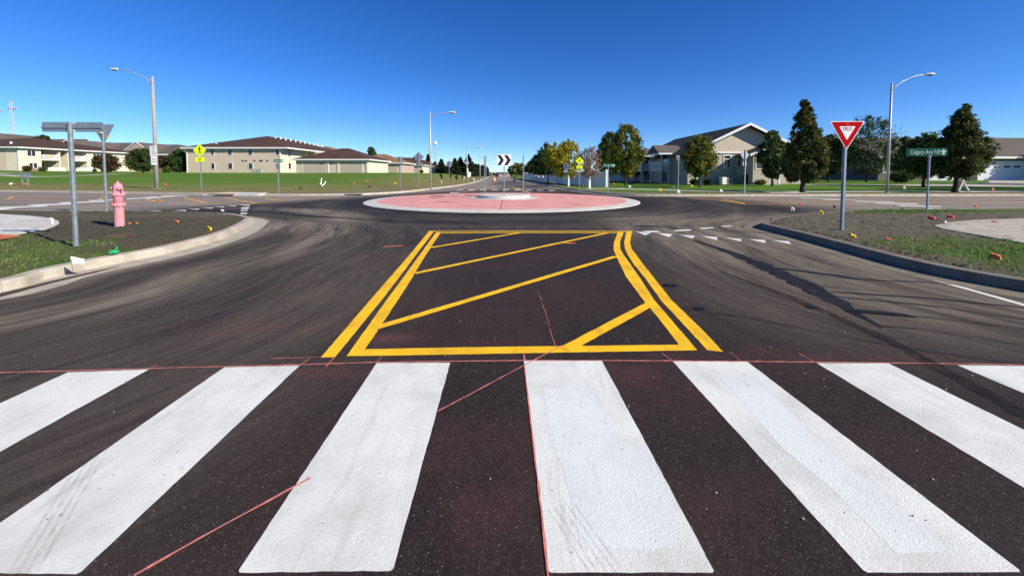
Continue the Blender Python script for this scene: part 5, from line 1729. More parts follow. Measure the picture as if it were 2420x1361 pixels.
# grey roofed houses behind
def gable_house(label, x0, x1, y0, y1, Z0, ze, zr, wall, roof, axis='y'):
    t = thing('apartment_building', label, 'building', (0, 0, 0))
    b = MB(); b.box(x0, y0, Z0 - .8, x1, y1, ze); b.build('wall', wall, t)
    xm = (x0 + x1) / 2; ym = (y0 + y1) / 2
    b = MB()
    if axis == 'y':
        b.prism([(x0 - .8, y0 - .8, ze - .3), (xm, y0 - .8, zr), (x1 + .8, y0 - .8, ze - .3), (x1 + .8, y0 - .8, ze - .6), (xm, y0 - .8, zr - .4), (x0 - .8, y0 - .8, ze - .6)], (0, y1 - y0 + 1.6, 0))
    else:
        b.prism([(x0 - .8, y0 - .8, ze - .3), (x0 - .8, ym, zr), (x0 - .8, y1 + .8, ze - .3), (x0 - .8, y1 + .8, ze - .6), (x0 - .8, ym, zr - .4), (x0 - .8, y0 - .8, ze - .6)], (x1 - x0 + 1.6, 0, 0))
    b.build('roof', roof, t)
    b = MB()
    if axis == 'y':
        b.prism([(x0, y0, ze - .01), (xm, y0, zr - .45), (x1, y0, ze - .01)], (0, .2, 0))
        b.build('gable_wall', wall, t)
        b = MB()
        for s, xe in ((-1, x0 - .8), (1, x1 + .8)):
            b.prism([(xe, y0 - .9, ze - .75), (xe, y0 - .9, ze - .3), (xm, y0 - .9, zr), (xm, y0 - .9, zr - .5)], (0, .09, 0))
        b.build('barge_board', 'trim', t)
    else:
        b.prism([(x1 - .2, y0, ze - .01), (x1 - .2, ym, zr - .45), (x1 - .2, y1, ze - .01)], (.2, 0, 0))
        b.build('gable_wall', wall, t)
        b = MB(); b.box(x0 - .8, y0 - .9, ze - .7, x1 + .8, y0 - .81, ze - .28); b.build('fascia', 'trim', t)
    return t
gable_house('grey roofed house with a pale gable, behind the cream balconies', xat(128, 140), xat(205, 140), 140, 160, 2.3, 9.2, 14.2, 'taupe', 'roof_grey')
t = gable_house('long grey roof to the right of the pale gable', xat(185, 150), xat(285, 150), 150, 170, 2.3, 10.3, 14.6, 'taupe', 'roof_grey', 'x')
vent(t, xat(203, 152), 154, 12.2, .6, .25)
gable_house('grey roofed house at the far left edge under the masts', xat(-70, 135), xat(20, 135), 135, 150, 2.3, 12.2, 16.2, 'taupe', 'roof_grey')
gable_house('grey ridge running behind the brown hip roof', xat(10, 150), xat(150, 150), 150, 166, 2.3, 10.5, 15.9, 'taupe', 'roof_grey', 'x')
# tan roofed block behind
t = thing('apartment_building', 'tan roofed block peeking over between the brown roofs', 'building', (0, 0, 0))
x0, x1, y0, y1 = -74, -55, 124, 146
b = MB(); b.box(x0, y0, 1.2, x1, y1, 7.5); b.build('wall', 'cream', t)
hip(MB(), x0, y0, x1, y1, 7.6, 11.2, .7).build('roof', 'roof_tan', t)
fascia(MB(), x0, y0, x1, y1, 7.6, .7, .3).build('fascia', 'trim', t)
for k in range(3): vent(t, x1 - 4, 131 + 2.4 * k, 9.6, .5, .16)

# garages
def garage(Y, label, wall, end, roof, depth=12.2, w=14.0, xr=-28.2):
    Z0 = 1.72
    ze, zr = 4.45, 6.95
    x0, x1 = xr - w, xr
    t = thing('garage', label, 'garage', (0, 0, 0), 0, 'hip roofed garages along the lawn')
    b = MB(); b.box(x0, Y, Z0 - .6, x1, Y + depth, ze - .1); b.build('wall', wall, t)
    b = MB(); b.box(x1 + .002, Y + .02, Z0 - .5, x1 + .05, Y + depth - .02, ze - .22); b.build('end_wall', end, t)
    hip(MB(), x0, Y, x1, Y + depth, ze, zr, .6).build('roof', roof, t)
    fascia(MB(), x0, Y, x1, Y + depth, ze, .6, .24).build('fascia', 'trim', t)
    for a_, c_ in ((x0 + 1.35, x0 + 5.9), (x0 + 8.6, x0 + 12.9)):
        b = MB(); b.box(a_, Y - .03, Z0 - .1, c_, Y - .002, Z0 + 2.2)
        d = b.build('garage_door', 'door_tan', t)
        b = MB()
        b.box(a_ - .14, Y - .06, Z0 - .1, a_ - .002, Y - .004, Z0 + 2.34); b.box(c_ + .002, Y - .06, Z0 - .1, c_ + .14, Y - .004, Z0 + 2.34); b.box(a_, Y - .06, Z0 + 2.202, c_, Y - .004, Z0 + 2.34)
        b.build('door_frame', 'trim', d)
    for X_ in (x1 - .15, x0 + 6.3, x0 + 8.2):
        b = MB(); b.box(X_ - .06, Y - .14, Z0 - .2, X_ + .06, Y - .02, ze - .25); b.build('downspout', 'trim', t)
    b = MB()
    for X_ in (x0 + 5.2, x0 + 7.2): b.box(X_ - .15, Y - .25, Z0 + 1.9, X_ + .15, Y - .05, Z0 + 2.0)
    b.build('wall_lamp', 'galv_dark', t)
    return t
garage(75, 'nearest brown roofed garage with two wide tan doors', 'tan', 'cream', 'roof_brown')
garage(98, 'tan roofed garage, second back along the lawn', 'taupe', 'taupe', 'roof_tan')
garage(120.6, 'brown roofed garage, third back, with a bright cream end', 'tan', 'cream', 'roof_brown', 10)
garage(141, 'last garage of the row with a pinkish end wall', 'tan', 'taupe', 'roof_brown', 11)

# grey condo house, right
t = thing('condo_house', 'grey condo house with lit shake gable and stacked decks behind the small trees', 'house', (0, 0, 0))
x0, x1, y0, y1, Z0, ze, zr = 22.0, 36.2, 48.0, 68.0, .3, 4.25, 7.75
xm = (x0 + x1) / 2
b = MB(); b.box(x0, y0, Z0 - .5, x1, y1, ze); b.build('wall', 'greige', t)
b = MB()
oz = ze - .3
b.prism([(x0 - .8, y0 - .95, oz), (xm, y0 - .95, zr), (x1 + .8, y0 - .95, oz), (x1 + .8, y0 - .95, oz - .2), (xm, y0 - .95, zr - .22), (x0 - .8, y0 - .95, oz - .2)], (0, y1 - y0 + 1.6, 0))
b.build('roof', 'roof_dark', t)
b = MB(); b.prism([(x0 + .01, y0 - .06, ze + .02), (xm, y0 - .06, zr - .24), (x1 - .01, y0 - .06, ze + .02)], (0, .2, 0)); b.build('shake_gable', 'shake', t)
b = MB(); b.box(x0 + .02, y0 - .12, ze - .14, x1 - .02, y0 - .01, ze + .06); b.build('belt_board', 'white', t)
b = MB()
for s, xe in ((-1, x0 - .85), (1, x1 + .85)):
    b.prism([(xe, y0 - 1.03, oz - .28), (xe, y0 - 1.03, oz + .02), (xm, y0 - 1.03, zr + .05), (xm, y0 - 1.03, zr - .27)], (0, .075, 0))
b.build('barge_board', 'white', t)
for px, w_ in ((1717.5, .75), (1751, .85), (1774, .45)):
    window(t, 'f', xat(px, y0), 2.35 + .02, w_, 1.45, y0, .1, True, 'white')
# projecting wing
wx0, wx1, wy0 = xat(1783, 45), 31.6, 45.3
b = MB(); b.box(wx0, wy0, Z0 - .5, wx1, y0 + .01, 3.95); b.build('wing_wall', 'greige', t)
b = MB()
wm = (wx0 + wx1) / 2 + 1.5
b.prism([(wx0 - .7, wy0 - .5, 3.85), (wm, wy0 - .5, 5.3), (wx1 + 2.5, wy0 - .5, 3.85), (wx1 + 2.5, wy0 - .5, 3.68), (wm, wy0 - .5, 5.12), (wx0 - .7, wy0 - .5, 3.68)], (0, y0 - wy0 + .45, 0)); b.build('wing_roof', 'roof_dark', t)
b = MB(); b.prism([(wx0 - .72, wy0 - .58, 3.62), (wx0 - .72, wy0 - .58, 3.88), (wm, wy0 - .58, 5.33), (wm, wy0 - .58, 5.07)], (0, .075, 0)); b.build('wing_barge_board', 'white', t)
window(t, 'f', xat(1799, wy0), 2.2, 1.3, 1.6, wy0, .1, False, 'white')
b = MB(); b.box(wx1 - .1, wy0 - .04, Z0 - .2, wx1 + .06, wy0 - .002, 3.9); b.build('corner_board', 'white', t)
# decks on the left side, one above the other
for y_a, y_b, xo in ((53.0, 57.0, 20.6), (60.0, 64.5, 20.2)):
    b = MB(); b.box(xo, y_a, 2.0, x0 - .005, y_b, 2.25); b.build('deck_floor', 'trim', t)
    b = MB()
    for X_, Y_ in ((xo + .08, y_a + .1), (xo + .08, y_b - .1), (x0 - .15, y_a + .1)):
        b.box(X_ - .08, Y_ - .08, Z0 - .3, X_ + .08, Y_ + .08, 2.0); b.box(X_ - .08, Y_ - .08, 2.25, X_ + .08, Y_ + .08, 4.4)
    b.build('deck_post', 'trim', t)
    b = MB()
    b.box(xo, y_a, 3.12, xo + .08, y_b, 3.2); b.box(xo + .08, y_a, 3.12, x0 - .3, y_a + .08, 3.2)
    for k in range(int((y_b - y_a) / .16)): b.box(xo + .02, y_a + .2 + k * .16, 2.25, xo + .06, y_a + .25 + k * .16, 3.12)
    for k in range(int((x0 - xo - .4) / .16)): b.box(xo + .2 + k * .16, y_a + .02, 2.25, xo + .25 + k * .16, y_a + .06, 3.12)
    b.build('deck_railing', 'fence_white', t)
    b = MB()
    ym = (y_a + y_b) / 2
    b.prism([(xo - .5, y_a - .5, 4.4), (xo - .5, ym, 5.65), (xo - .5, y_b + .5, 4.4)], (x0 - xo + 2.2, 0, 0)); b.build('deck_roof', 'roof_grey', t)
    b = MB(); b.box(xo - .52, y_a - .56, 4.22, x0 - .1, y_a - .49, 4.42); b.box(xo - .58, y_a - .56, 4.22, xo - .505, y_b + .5, 4.42); b.build('deck_fascia', 'white', t)
    for z in (.5, 2.4):
        b = MB(); b.box(x0 - .04, y_a + 1, z, x0 - .002, y_b - .6, z + 1.6); b.build('patio_door', 'glass', t)
        b = MB(); b.box(x0 - .08, y_a + .85, z - .05, x0 - .004, y_a + .99, z + 1.7); b.box(x0 - .08, y_b - .59, z - .05, x0 - .004, y_b - .45, z + 1.7); b.build('door_frame', 'white', t)
vent(t, xat(1688, 53), 53, 6.1, .45, .08)
b = MB()
for z in (1.35, 1.75): b.box(xat(1742, y0), y0 - .22, z, xat(1747, y0), y0 - .02, z + .3)
b.tube([(xat(1744.5, y0), y0 - .12, 1.35), (xat(1744.5, y0), y0 - .12, Z0)], .04, 6)
b.build('meter', 'white', t)
p = on(1720, 46.9, 'R')
q = thing('air_conditioner', 'single pale condenser box beside the grey house wall', 'air conditioner', p)
b = MB(); b.box(-.45, -.4, -.05, .45, .4, .8); b.build('cabinet', 'ac', q, bevel=.05)
b = MB(); b.lathe([(.3, .8), (.3, .84), (.08, .85)], 14); b.build('fan_grille', 'galv_dark', q)
b = MB()
for k in range(8): b.box(-.42 + k * .11, -.415, .08, -.38 + k * .11, -.402, .72)
b.build('side_grille', 'galv_dark', q)
p = on(1709, 46.6, 'R')
q = thing('air_conditioner', 'white condenser box left of the single pale one', 'air conditioner', p)
b = MB(); b.box(-.3, -.35, -.05, .25, .35, .85); b.build('cabinet', 'white', q, bevel=.05)
b = MB(); b.lathe([(.2, .85), (.2, .88), (.06, .89)], 14); b.build('fan_grille', 'galv_dark', q)

# garage house far right
t = thing('house', 'low brown house with white garage doors behind the big right tree', 'house', (0, 0, 0))
x0, x1, y0, y1, Z0, ze, zr = xat(2075, 66), 112.0, 66.0, 82.0, .35, 4.7, 8.5
b = MB(); b.box(x0, y0, Z0 - .6, x1, y1, ze); b.build('wall', 'darkwall', t)
b = MB(); b.prism([(x0 - .8, y0 - .9, ze - .2), (x0 - .8, (y0 + y1) / 2, zr), (x0 - .8, y1 + .9, ze - .2), (x0 - .8, y1 + .9, ze - .4), (x0 - .8, (y0 + y1) / 2, zr - .25), (x0 - .8, y0 - .9, ze - .4)], (x1 - x0 + 1.6, 0, 0)); b.build('roof', 'roof_grey', t)
b = MB(); b.box(x0 - .8, y0 - .98, ze - .55, x1 + .8, y0 - .905, ze - .18); b.build('fascia', 'trim', t)
for a_, c_ in ((2196, 2268), (2313, 2425)):
    b = MB(); b.box(xat(a_, y0), y0 - .04, Z0, xat(c_, y0), y0 - .002, 3.55 if a_ > 2200 else 2.9); d = b.build('garage_door', 'door_white', t)
    b = MB()
    X0_ = xat(a_, y0)
    for k in range(5):
        if a_ > 2200: b.box(X0_ + .7 + k * 1.75, y0 - .05, 2.65, X0_ + 1.8 + k * 1.75, y0 - .041, 2.95)
    if b.v: b.build('door_window', 'glass', d)
    b = MB()
    Xa, Xb, zt_ = xat(a_, y0), xat(c_, y0), (3.55 if a_ > 2200 else 2.9)
    b.box(Xa - .25, y0 - .07, Z0, Xa - .002, y0 - .004, zt_ + .25); b.box(Xb + .002, y0 - .07, Z0, Xb + .25, y0 - .004, zt_ + .25); b.box(Xa, y0 - .07, zt_ + .002, Xb, y0 - .004, zt_ + .25)
    b.build('door_frame', 'trim', d)
b = MB(); b.box(xat(2270, y0), y0 - .12, Z0 - .4, xat(2308, y0), y0 - .005, 1.9); b.build('dark_wainscot', basic('black_stone', (.03, .03, .034), (.06, .06, .065), 2, .8), t)
window(t, 'f', xat(2108, y0), 1.9, 3.0, 1.3, y0, .14, False, 'trim')
# a white house far behind the trees
t = gable_house('pale house glimpsed far behind the trees beside the YIELD sign', 62, 74, 92, 104, .4, 4.0, 7.0, 'cream', 'roof_grey', 'x')
b = MB(); b.box(63, 91.9, .4, 67, 91.99, 2.6); b.build('garage_door', 'door_white', t)

# ------------------------------------------------------------------ fences
def fence(name, label, pts, h, blk, step=2.4, group=None, caps=True):
    P = [Vector(p) for p in pts]
    t = thing(name, label, 'fence', (0, 0, 0))
    cum = [0.0]
    for a_, c_ in zip(P[:-1], P[1:]): cum.append(cum[-1] + (c_ - a_).length)
    n = int(cum[-1] / step)
    pos = []
    for k in range(n + 1):
        s = cum[-1] * k / n
        for j in range(len(P) - 1):
            if cum[j] <= s <= cum[j + 1] + 1e-6:
                pos.append(P[j].lerp(P[j + 1], (s - cum[j]) / (cum[j + 1] - cum[j])))
                break
    zs = [zat(p.x, p.y, blk) for p in pos]
    bp = MB()
    for i in range(len(pos) - 1):
        a_, c_ = pos[i], pos[i + 1]
        d = (c_ - a_).normalized(); nn = Vector((-d.y, d.x))
        m_ = max(1, int((c_ - a_).length / .3))
        z = min(zs[i], zs[i + 1])
        for k in range(m_):
            q0, q1 = a_.lerp(c_, k / m_) + d * .006, a_.lerp(c_, (k + 1) / m_) - d * .006
            bp.prism([(q.x, q.y, z + .05) for q in (q0 - nn * .012, q1 - nn * .012, q1 + nn * .012, q0 + nn * .012)], (0, 0, h - .1))
        for zz in (.08, h * .62, h - .14):
            bp.prism([(q.x, q.y, z + zz) for q in (a_ - nn * .03, c_ - nn * .03, c_ + nn * .03, a_ + nn * .03)], (0, 0, .12))
    bp.build('panel', 'fence_white', t)
    for i, p in enumerate(pos):
        b = MB(); b.box(p.x - .065, p.y - .065, zs[i] - .1, p.x + .065, p.y + .065, zs[i] + h + .02)
        o = b.build('post', 'fence_white', t)
        b = MB(); b.box(p.x - .085, p.y - .085, zs[i] + h + .022, p.x + .085, p.y + .085, zs[i] + h + .10); b.build('post_cap', 'white', o)
    return t
fence('fence', 'long white privacy fence running down the right side of the road ahead', [(10.0, 40.9), (8.3, 46), (7.2, 52), (5.4, 80), (3.4, 118)], 1.68, 'R')
fence('fence', 'white privacy fence in shade behind the green trees', [(11.5, 66), (17.3, 67.5), (24.5, 68.5)], 1.75, 'R')
fence('fence', 'far white fence beyond the lamps on the left side of the road ahead', [(-13.6, 118), (-15.5, 150), (-17.0, 185)], 1.5, 'L')
p = on(1434, 40.5, 'R')
q = thing('gate_post', 'bright white corner post ending the long fence', 'post', p)
b = MB(); b.box(-.13, -.13, -.1, .13, .13, 1.78); b.build('shaft', 'white', q)
b = MB(); b.box(-.17, -.17, 1.782, .17, .17, 1.86); b.build('cap', 'white', q)

# ------------------------------------------------------------------ pale paths on the lawns
def drape(pts, w, blk, name, mat, dz=.03):
    P = catmull(pts, .8)
    L, Rr = offset(P, w / 2), offset(P, -w / 2)
    b = MB()
    n = len(P)
    vs = [(p.x, p.y, zat(p.x, p.y, blk) + dz) for p in L] + [(p.x, p.y, zat(p.x, p.y, blk) + dz) for p in Rr]
    b.add(vs, [(i, i + 1, n + i + 1, n + i) for i in range(n - 1)])
    return struct(b.build(name, mat))
tt_ = lambda px, Y: (D(px, 412, Y).x, Y)
drape([tt_(-120, 66), tt_(0, 64), tt_(80, 60), tt_(180, 62), tt_(300, 72), tt_(400, 84)], 1.5, 'L', 'path', 'new_concrete')
drape([tt_(30, 72), tt_(-120, 76)], 3.0, 'L', 'path', 'new_concrete')
drape([(9.2, 35.2), (13, 31.8), (16.5, 29.8), (22, 29.3), (30, 29.4), (45, 29.6), (70, 29.8)], 1.3, 'R', 'pavement', 'new_concrete')
drape([(6.9, 36), (8.2, 35.6), (10.2, 35.0)], 1.6, 'R', 'pavement', 'new_concrete')
drape([(19.6, 26.9), (20, 29.2)], 2.4, 'R', 'pavement', 'new_concrete', .04)
drape([(46, 42), (62, 46), (80, 60), (86, 65)], 7, 'R', 'path', 'concrete', .03)
drape([(34, 45), (46, 42)], 3.5, 'R', 'path', 'concrete', .034)
# crossing ramp left
b = MB()
lp = [G(x, y, .16) for x, y in ((478, 458.6), (610, 459.3), (632, 456.4), (660, 452.5), (560, 452.8))]
b.prism([(p.x, p.y, .02) for p in lp], (0, 0, .15)); struct(b.build('pavement', 'new_concrete'))
b = MB(); lp = [G(x, y, .175) for x, y in ((490, 458.2), (552, 458.9), (560, 457.5), (500, 457))]
b.prism([(p.x, p.y, .165) for p in lp], (0, 0, .012)); struct(b.build('tactile_paving', 'far_yellow'))
# storm drain slot in the far-left kerb
b = MB(); c = G(830, 461.8); b.box(c.x - .7, c.y - .25, .02, c.x + .7, c.y + .2, .10); struct(b.build('storm_drain', 'seam'))

# ------------------------------------------------------------------ flags and small things
def flag(p, h, w, fh, mat, label, az=0.0, tilt=.1, name='marker_flag', cat='flag', crump=.03):
    t = thing(name, label, cat, p, az)
    b = MB(); b.tube([(0, 0, -.05), (tilt * h * .5, 0, h * .5), (tilt * h, 0, h)], .0025, 5); b.build('wire', 'wire', t)
    b = MB()
    n, m_ = 6, 4
    vs = []
    for j in range(m_ + 1):
        for i in range(n + 1):
            u_, v_ = i / n, j / m_
            vs.append((tilt * h + u_ * w, crump * math.sin(u_ * 5 + v_ * 2.3) * u_ + crump * .5 * math.sin(v_ * 6), h - fh + (v_ * (1 - .35 * u_) + .1 * u_) * fh - u_ * fh * .22 + crump * random.uniform(-.25, .25)))
    fs = [(j * (n + 1) + i, j * (n + 1) + i + 1, (j + 1) * (n + 1) + i + 1, (j + 1) * (n + 1) + i) for j in range(m_) for i in range(n)]
    b.add(vs, fs); o = b.build('pennant', mat, t, True, recalc=False)
    so = o.modifiers.new('thickness', 'SOLIDIFY'); so.thickness = .002
    return t
def gz(px, py, z=.15): return G(px, py, z)
fl = [(172, 634, .18, .14, .12, 'white', 'white flag card at the kerb edge on the left verge', .5),
      (490, 549, .16, .09, .12, 'f_yellow', 'yellow flag near the tip of the left verge', 0),
      (306, 535, .13, .05, .10, 'f_orange', 'red-brown flag stick right beside the hydrant', 0),
      (320, 534, .12, .05, .09, 'f_orange', 'second red-brown flag stick, a step right of the hydrant', .3),
      (415, 530, .13, .10, .09, 'f_orange', 'orange flag in the middle of the left soil', 0),
      (500, 521, .11, .04, .09, 'f_dark', 'dark little flag near the tip of the left verge', 0),
      (523, 501, .10, .10, .07, 'white', 'white flag on the back kerb of the left verge', .2),
      (2008, 566, .13, .14, .12, 'f_yellow', 'yellow crumpled flag at the foot of the YIELD post', .1),
      (1938, 508, .16, .14, .12, 'f_yellow', 'yellow flag on the back kerb of the right verge', .1),
      (2092, 572, .08, .16, .07, 'f_red', 'flat red flag on the soil right of the YIELD post', .2),
      (2194, 520, .14, .17, .13, 'f_red', 'pink-red flag at the foot of the Calgary Ave NE post', -.5),
      (2236, 518, .14, .17, .11, 'f_red', 'red flag a step right of the Calgary Ave NE post', -.4),
      (2344, 530, .10, .20, .10, 'f_red', 'pink-red flag lying on the right concrete slab', -.4),
      (2232, 530, .10, .10, .08, 'white', 'white flag at the end of the right concrete slab', .3),
      (1820, 522, .09, .07, .07, 'f_dark', 'small dark flag on the kerb tip of the right verge', .3)]
for i, (px, py, h, w_, fh, mt, lab, az) in enumerate(fl):
    flag(gz(px, py), h, w_, fh, mt, lab, az, .1 if i % 2 else -.1, crump=.03 if mt != 'white' else .008)
# orange blurred flag near the right frame edge
p = gz(2336, 618); flag(p, .15, .14, .10, 'f_orange', 'rusty orange flag in the grass of the right verge', -.3, .05)
for i, (px, py, mt, lab) in enumerate(((1888, 487.5, 'f_red', 'small red marker on the far side street near the right verge'), (1968, 492.5, 'f_dark', 'small dark marker on the side street left of the YIELD post'), (2128, 499, 'f_dark', 'small dark marker on the side street crossing bars'), (2301, 490.5, 'f_orange', 'small marker on the side street near the right frame edge'), (1869, 498, 'white', 'small white marker on the road behind the right verge'), (371, 477, 'f_orange', 'small orange marker on the left side street beside the hydrant'))):
    flag(G(px, py, .0), .16, .16, .14, mt, lab, .2, .1)
for i, (px, py, blk, mt, lab) in enumerate(((1599, 461, 'R', 'white', 'pale marker flag at the foot of the edge-on triangular sign'), (1556, 456.5, 'R', 'f_yellow', 'pale yellow marker flag left of the edge-on triangular sign'), (1590, 449.5, 'R', 'white', 'white marker flag on the grass left of the edge-on sign'), (1632, 445, 'R', 'f_yellow', 'pale marker flag near the yellow-green young tree'), (1485, 447, 'R', 'white', 'white marker flag on the grass right of the fence corner'), (1448, 439, 'R', 'f_orange', 'orange marker flag right beside the fence corner'), (1700, 458.5, 'R', 'white', 'white marker flag left of the diamond sign back'), (2134, 450, 'R', 'white', 'white marker flag on the lawn right of the dark lamp'), (2343, 454.5, 'R', 'f_orange', 'pale orange marker flag on the lawn near the right frame edge'),
                                         (386, 441, 'L', 'f_orange', 'orange marker flag right of the tall lamp foot'), (706, 452, 'L', 'f_dark', 'dark marker flag on the grass right of the small green sign'), (865, 433, 'L', 'f_orange', 'orange marker flag on the slope before the nearest garage'), (870, 447, 'L', 'f_dark', 'dark marker on the dirt strip before the nearest garage'), (931, 438, 'L', 'f_yellow', 'pale marker flag on the slope left of the triangular sign back'), (833, 439, 'L', 'f_orange', 'orange marker flag on the slope right of the fallen white trestle'))):
    flag(Tt(px, py, blk), .35, .22, .2, mt, lab, .2, .1)
# green crumpled plastic, white cup
p = gz(270, 603)
t = thing('plastic_bag', 'crumpled green plastic at the kerb edge of the left verge', 'litter', p)
bm = bmesh.new(); bmesh.ops.create_icosphere(bm, subdivisions=2, radius=.055)
for v in bm.verts: v.co = Vector((v.co.x * 1.2, v.co.y, v.co.z * .7)) * random.uniform(.65, 1.25) + Vector((0, 0, .05))
me = bpy.data.meshes.new('sheet'); bm.to_mesh(me); bm.free(); me.materials.append(M['f_green']); o = bpy.data.objects.new('sheet', me); COL.objects.link(o); o.parent = t
b = MB(); b.tube([(0, 0, .05), (.05, .0, .12), (.02, .02, .16)], [.02, .012, .004], 6); b.build('knot', 'f_green', t)
p = gz(124, 531, .18)
t = thing('marker_cup', 'white paper marker standing at the end of the left concrete slab', 'marker', p)
b = MB(); b.lathe([(.022, 0), (.03, .12), (.026, .12)], 12); b.build('cup', 'white', t)
b = MB(); b.prism([(-.09, 0, .15), (.03, 0, .13), (.04, 0, .16), (-.06, 0, .19)], (0, .01, 0)); b.build('flap', 'white', t)
# orange paint on the left slab
b = MB(); lp = [G(x, y, .2065) for x, y in ((-40, 556), (0, 553.5), (30, 555), (50, 558.5), (20, 563), (-40, 572))]
b.face([tuple(p) for p in lp]); struct(b.build('chalk_line_marking', 'orange_chalk'))
b = MB(); b.ragged = None
lp = [G(x, y, .165) for x, y in ((250, 561), (300, 559.5), (330, 560), (300, 562), (255, 563))]
b.face([(p.x, p.y, .20) for p in lp]); struct(b.build('chalk_line_marking', 'rust'))

# fallen white trestle on the slope
p = Tt(763, 441, 'L'); k = p.y / F
t = thing('trestle', 'white wooden trestle lying tipped on the slope', 'trestle', p)
b = MB(); b.tube([(-6 * k, 0, .3), (1 * k, -.1, .04)], .05, 6); b.tube([(1 * k, -.1, .05), (7.5 * k, 0, 12 * k)], .05, 6); b.build('cross_legs', 'white', t)
b = MB(); b.tube([(-5 * k, .05, .25), (-4 * k, .1, 20 * k)], .045, 6); b.build('upright', 'white', t)
# white A-frame leaning against the big tree
p = Tt(2276, 454, 'R'); k = p.y / F
t = thing('a_frame', 'white A-frame barricade legs leaning beside the big tree trunk', 'barricade', p)
b = MB(); b.tube([(-15 * k, -.1, .02), (-1 * k, 0, 29 * k)], .05, 8); b.build('leg', 'white', t)
b = MB(); b.tube([(12 * k, -.1, .02), (-1 * k, .1, 29 * k)], [.045, .05], 8); b.build('leg', 'white', t)
b = MB(); b.tube([(-15 * k, -.3, .06), (-9 * k, .3, .06)], .05, 8); b.tube([(10 * k, -.3, .05), (15 * k, .3, .05)], .05, 8); b.build('foot', 'white', t)
b = MB(); b.box(-8 * k, .0, 12 * k, 7 * k, .05, 27 * k); b.build('board', 'recess', t)
# board on two posts, far left lawn
p = Tt(60, 438, 'L'); k = p.y / F
t = thing('utility_board', 'grey board on two short posts on the far left lawn', 'sign', p)
b = MB(); b.box(-9 * k, 0, -.1, -7 * k, .08, 30 * k); b.build('post', 'galv', t)
b = MB(); b.box(5 * k, 0, -.1, 7 * k, .08, 30 * k); b.build('post', 'galv', t)
b = MB(); b.box(-14 * k, -.04, 22 * k, 14 * k, -.002, 29.5 * k); b.build('board', 'sign_back', t)
b = MB(); b.box(-7 * k, -.03, 17.5 * k, 5 * k, -.004, 21 * k); b.build('lower_board', 'galv', t)
for dx, mt, lab, s in ((-22, 'white', 'white sack left of the grey board on the lawn', 4.5), (-15, 'rust', 'brown sack beside the grey board post', 4), (12, 'f_orange', 'flat orange sack right of the grey board', 4)):
    q = thing('sandbag', lab, 'sandbag', p + Vector((dx * k, -.4, 0)))
    bm = bmesh.new(); bmesh.ops.create_uvsphere(bm, u_segments=14, v_segments=8, radius=s * k)
    for v in bm.verts: v.co = Vector((v.co.x * (1.8 if mt == 'f_orange' else 1), v.co.y * .7, max(v.co.z * (.4 if mt == 'f_orange' else .85), -.02) + .1)) * random.uniform(.93, 1.05)
    me = bpy.data.meshes.new('sack'); bm.to_mesh(me); bm.free(); me.materials.append(M[mt]); o = bpy.data.objects.new('sack', me); COL.objects.link(o); o.parent = q
    b = MB(); b.tube([(0, 0, s * k * .8), (.05, 0, s * k * 1.2)], [.08, .04], 6); b.build('tie', mt, q)

# saplings with guards on the slope
for px, pb, pt, lab in ((1043, 433, 410, 'staked sapling with a white trunk guard right of the silver lamp'), (1064, 435, 405, 'thin dark sapling beside the rounded sign back'), (1079, 431, 415, 'thin sapling in the middle of the slope'), (1093, 430, 418, 'short sapling under the small white board')):
    base = Tt(px, pb, 'L'); k = base.y / F
    h = D(px, pt, base.y).z - base.z
    tree('sapling_tree', lab, base, base.z + max(h, 1), max(h, 1) * .45, 4 * k, OVAL, 'leaf_dark', int(px), cat='sapling', ncl=14, nper=30, ls=.1, tr=.03, guard=h * .35 if px < 1060 else None, group=None)
p = Tt(1094, 427, 'L'); k = p.y / F
t = thing('yard_sign', 'small white board on a stake on the slope', 'sign', p)
b = MB(); b.box(-.03, 0, -.1, .03, .04, 5 * k); b.build('stake', 'white', t)
plate(rect(8 * k, 6.5 * k), -.02, .018, 'board', 'white', t, .02, 4 * k)
p = Tt(1120, 427, 'L'); k = p.y / F
t = thing('pipe', 'white plastic pipe lying along the verge of the road ahead', 'pipe', p, R(96))
b = MB(); b.tube([(-3, 0, .2), (4, .2, .2)], .16, 10); b.build('barrel', 'white', t)
b = MB(); b.tube([(4, .2, .2), (4.4, .21, .2)], .21, 10); b.build('socket', 'white', t)

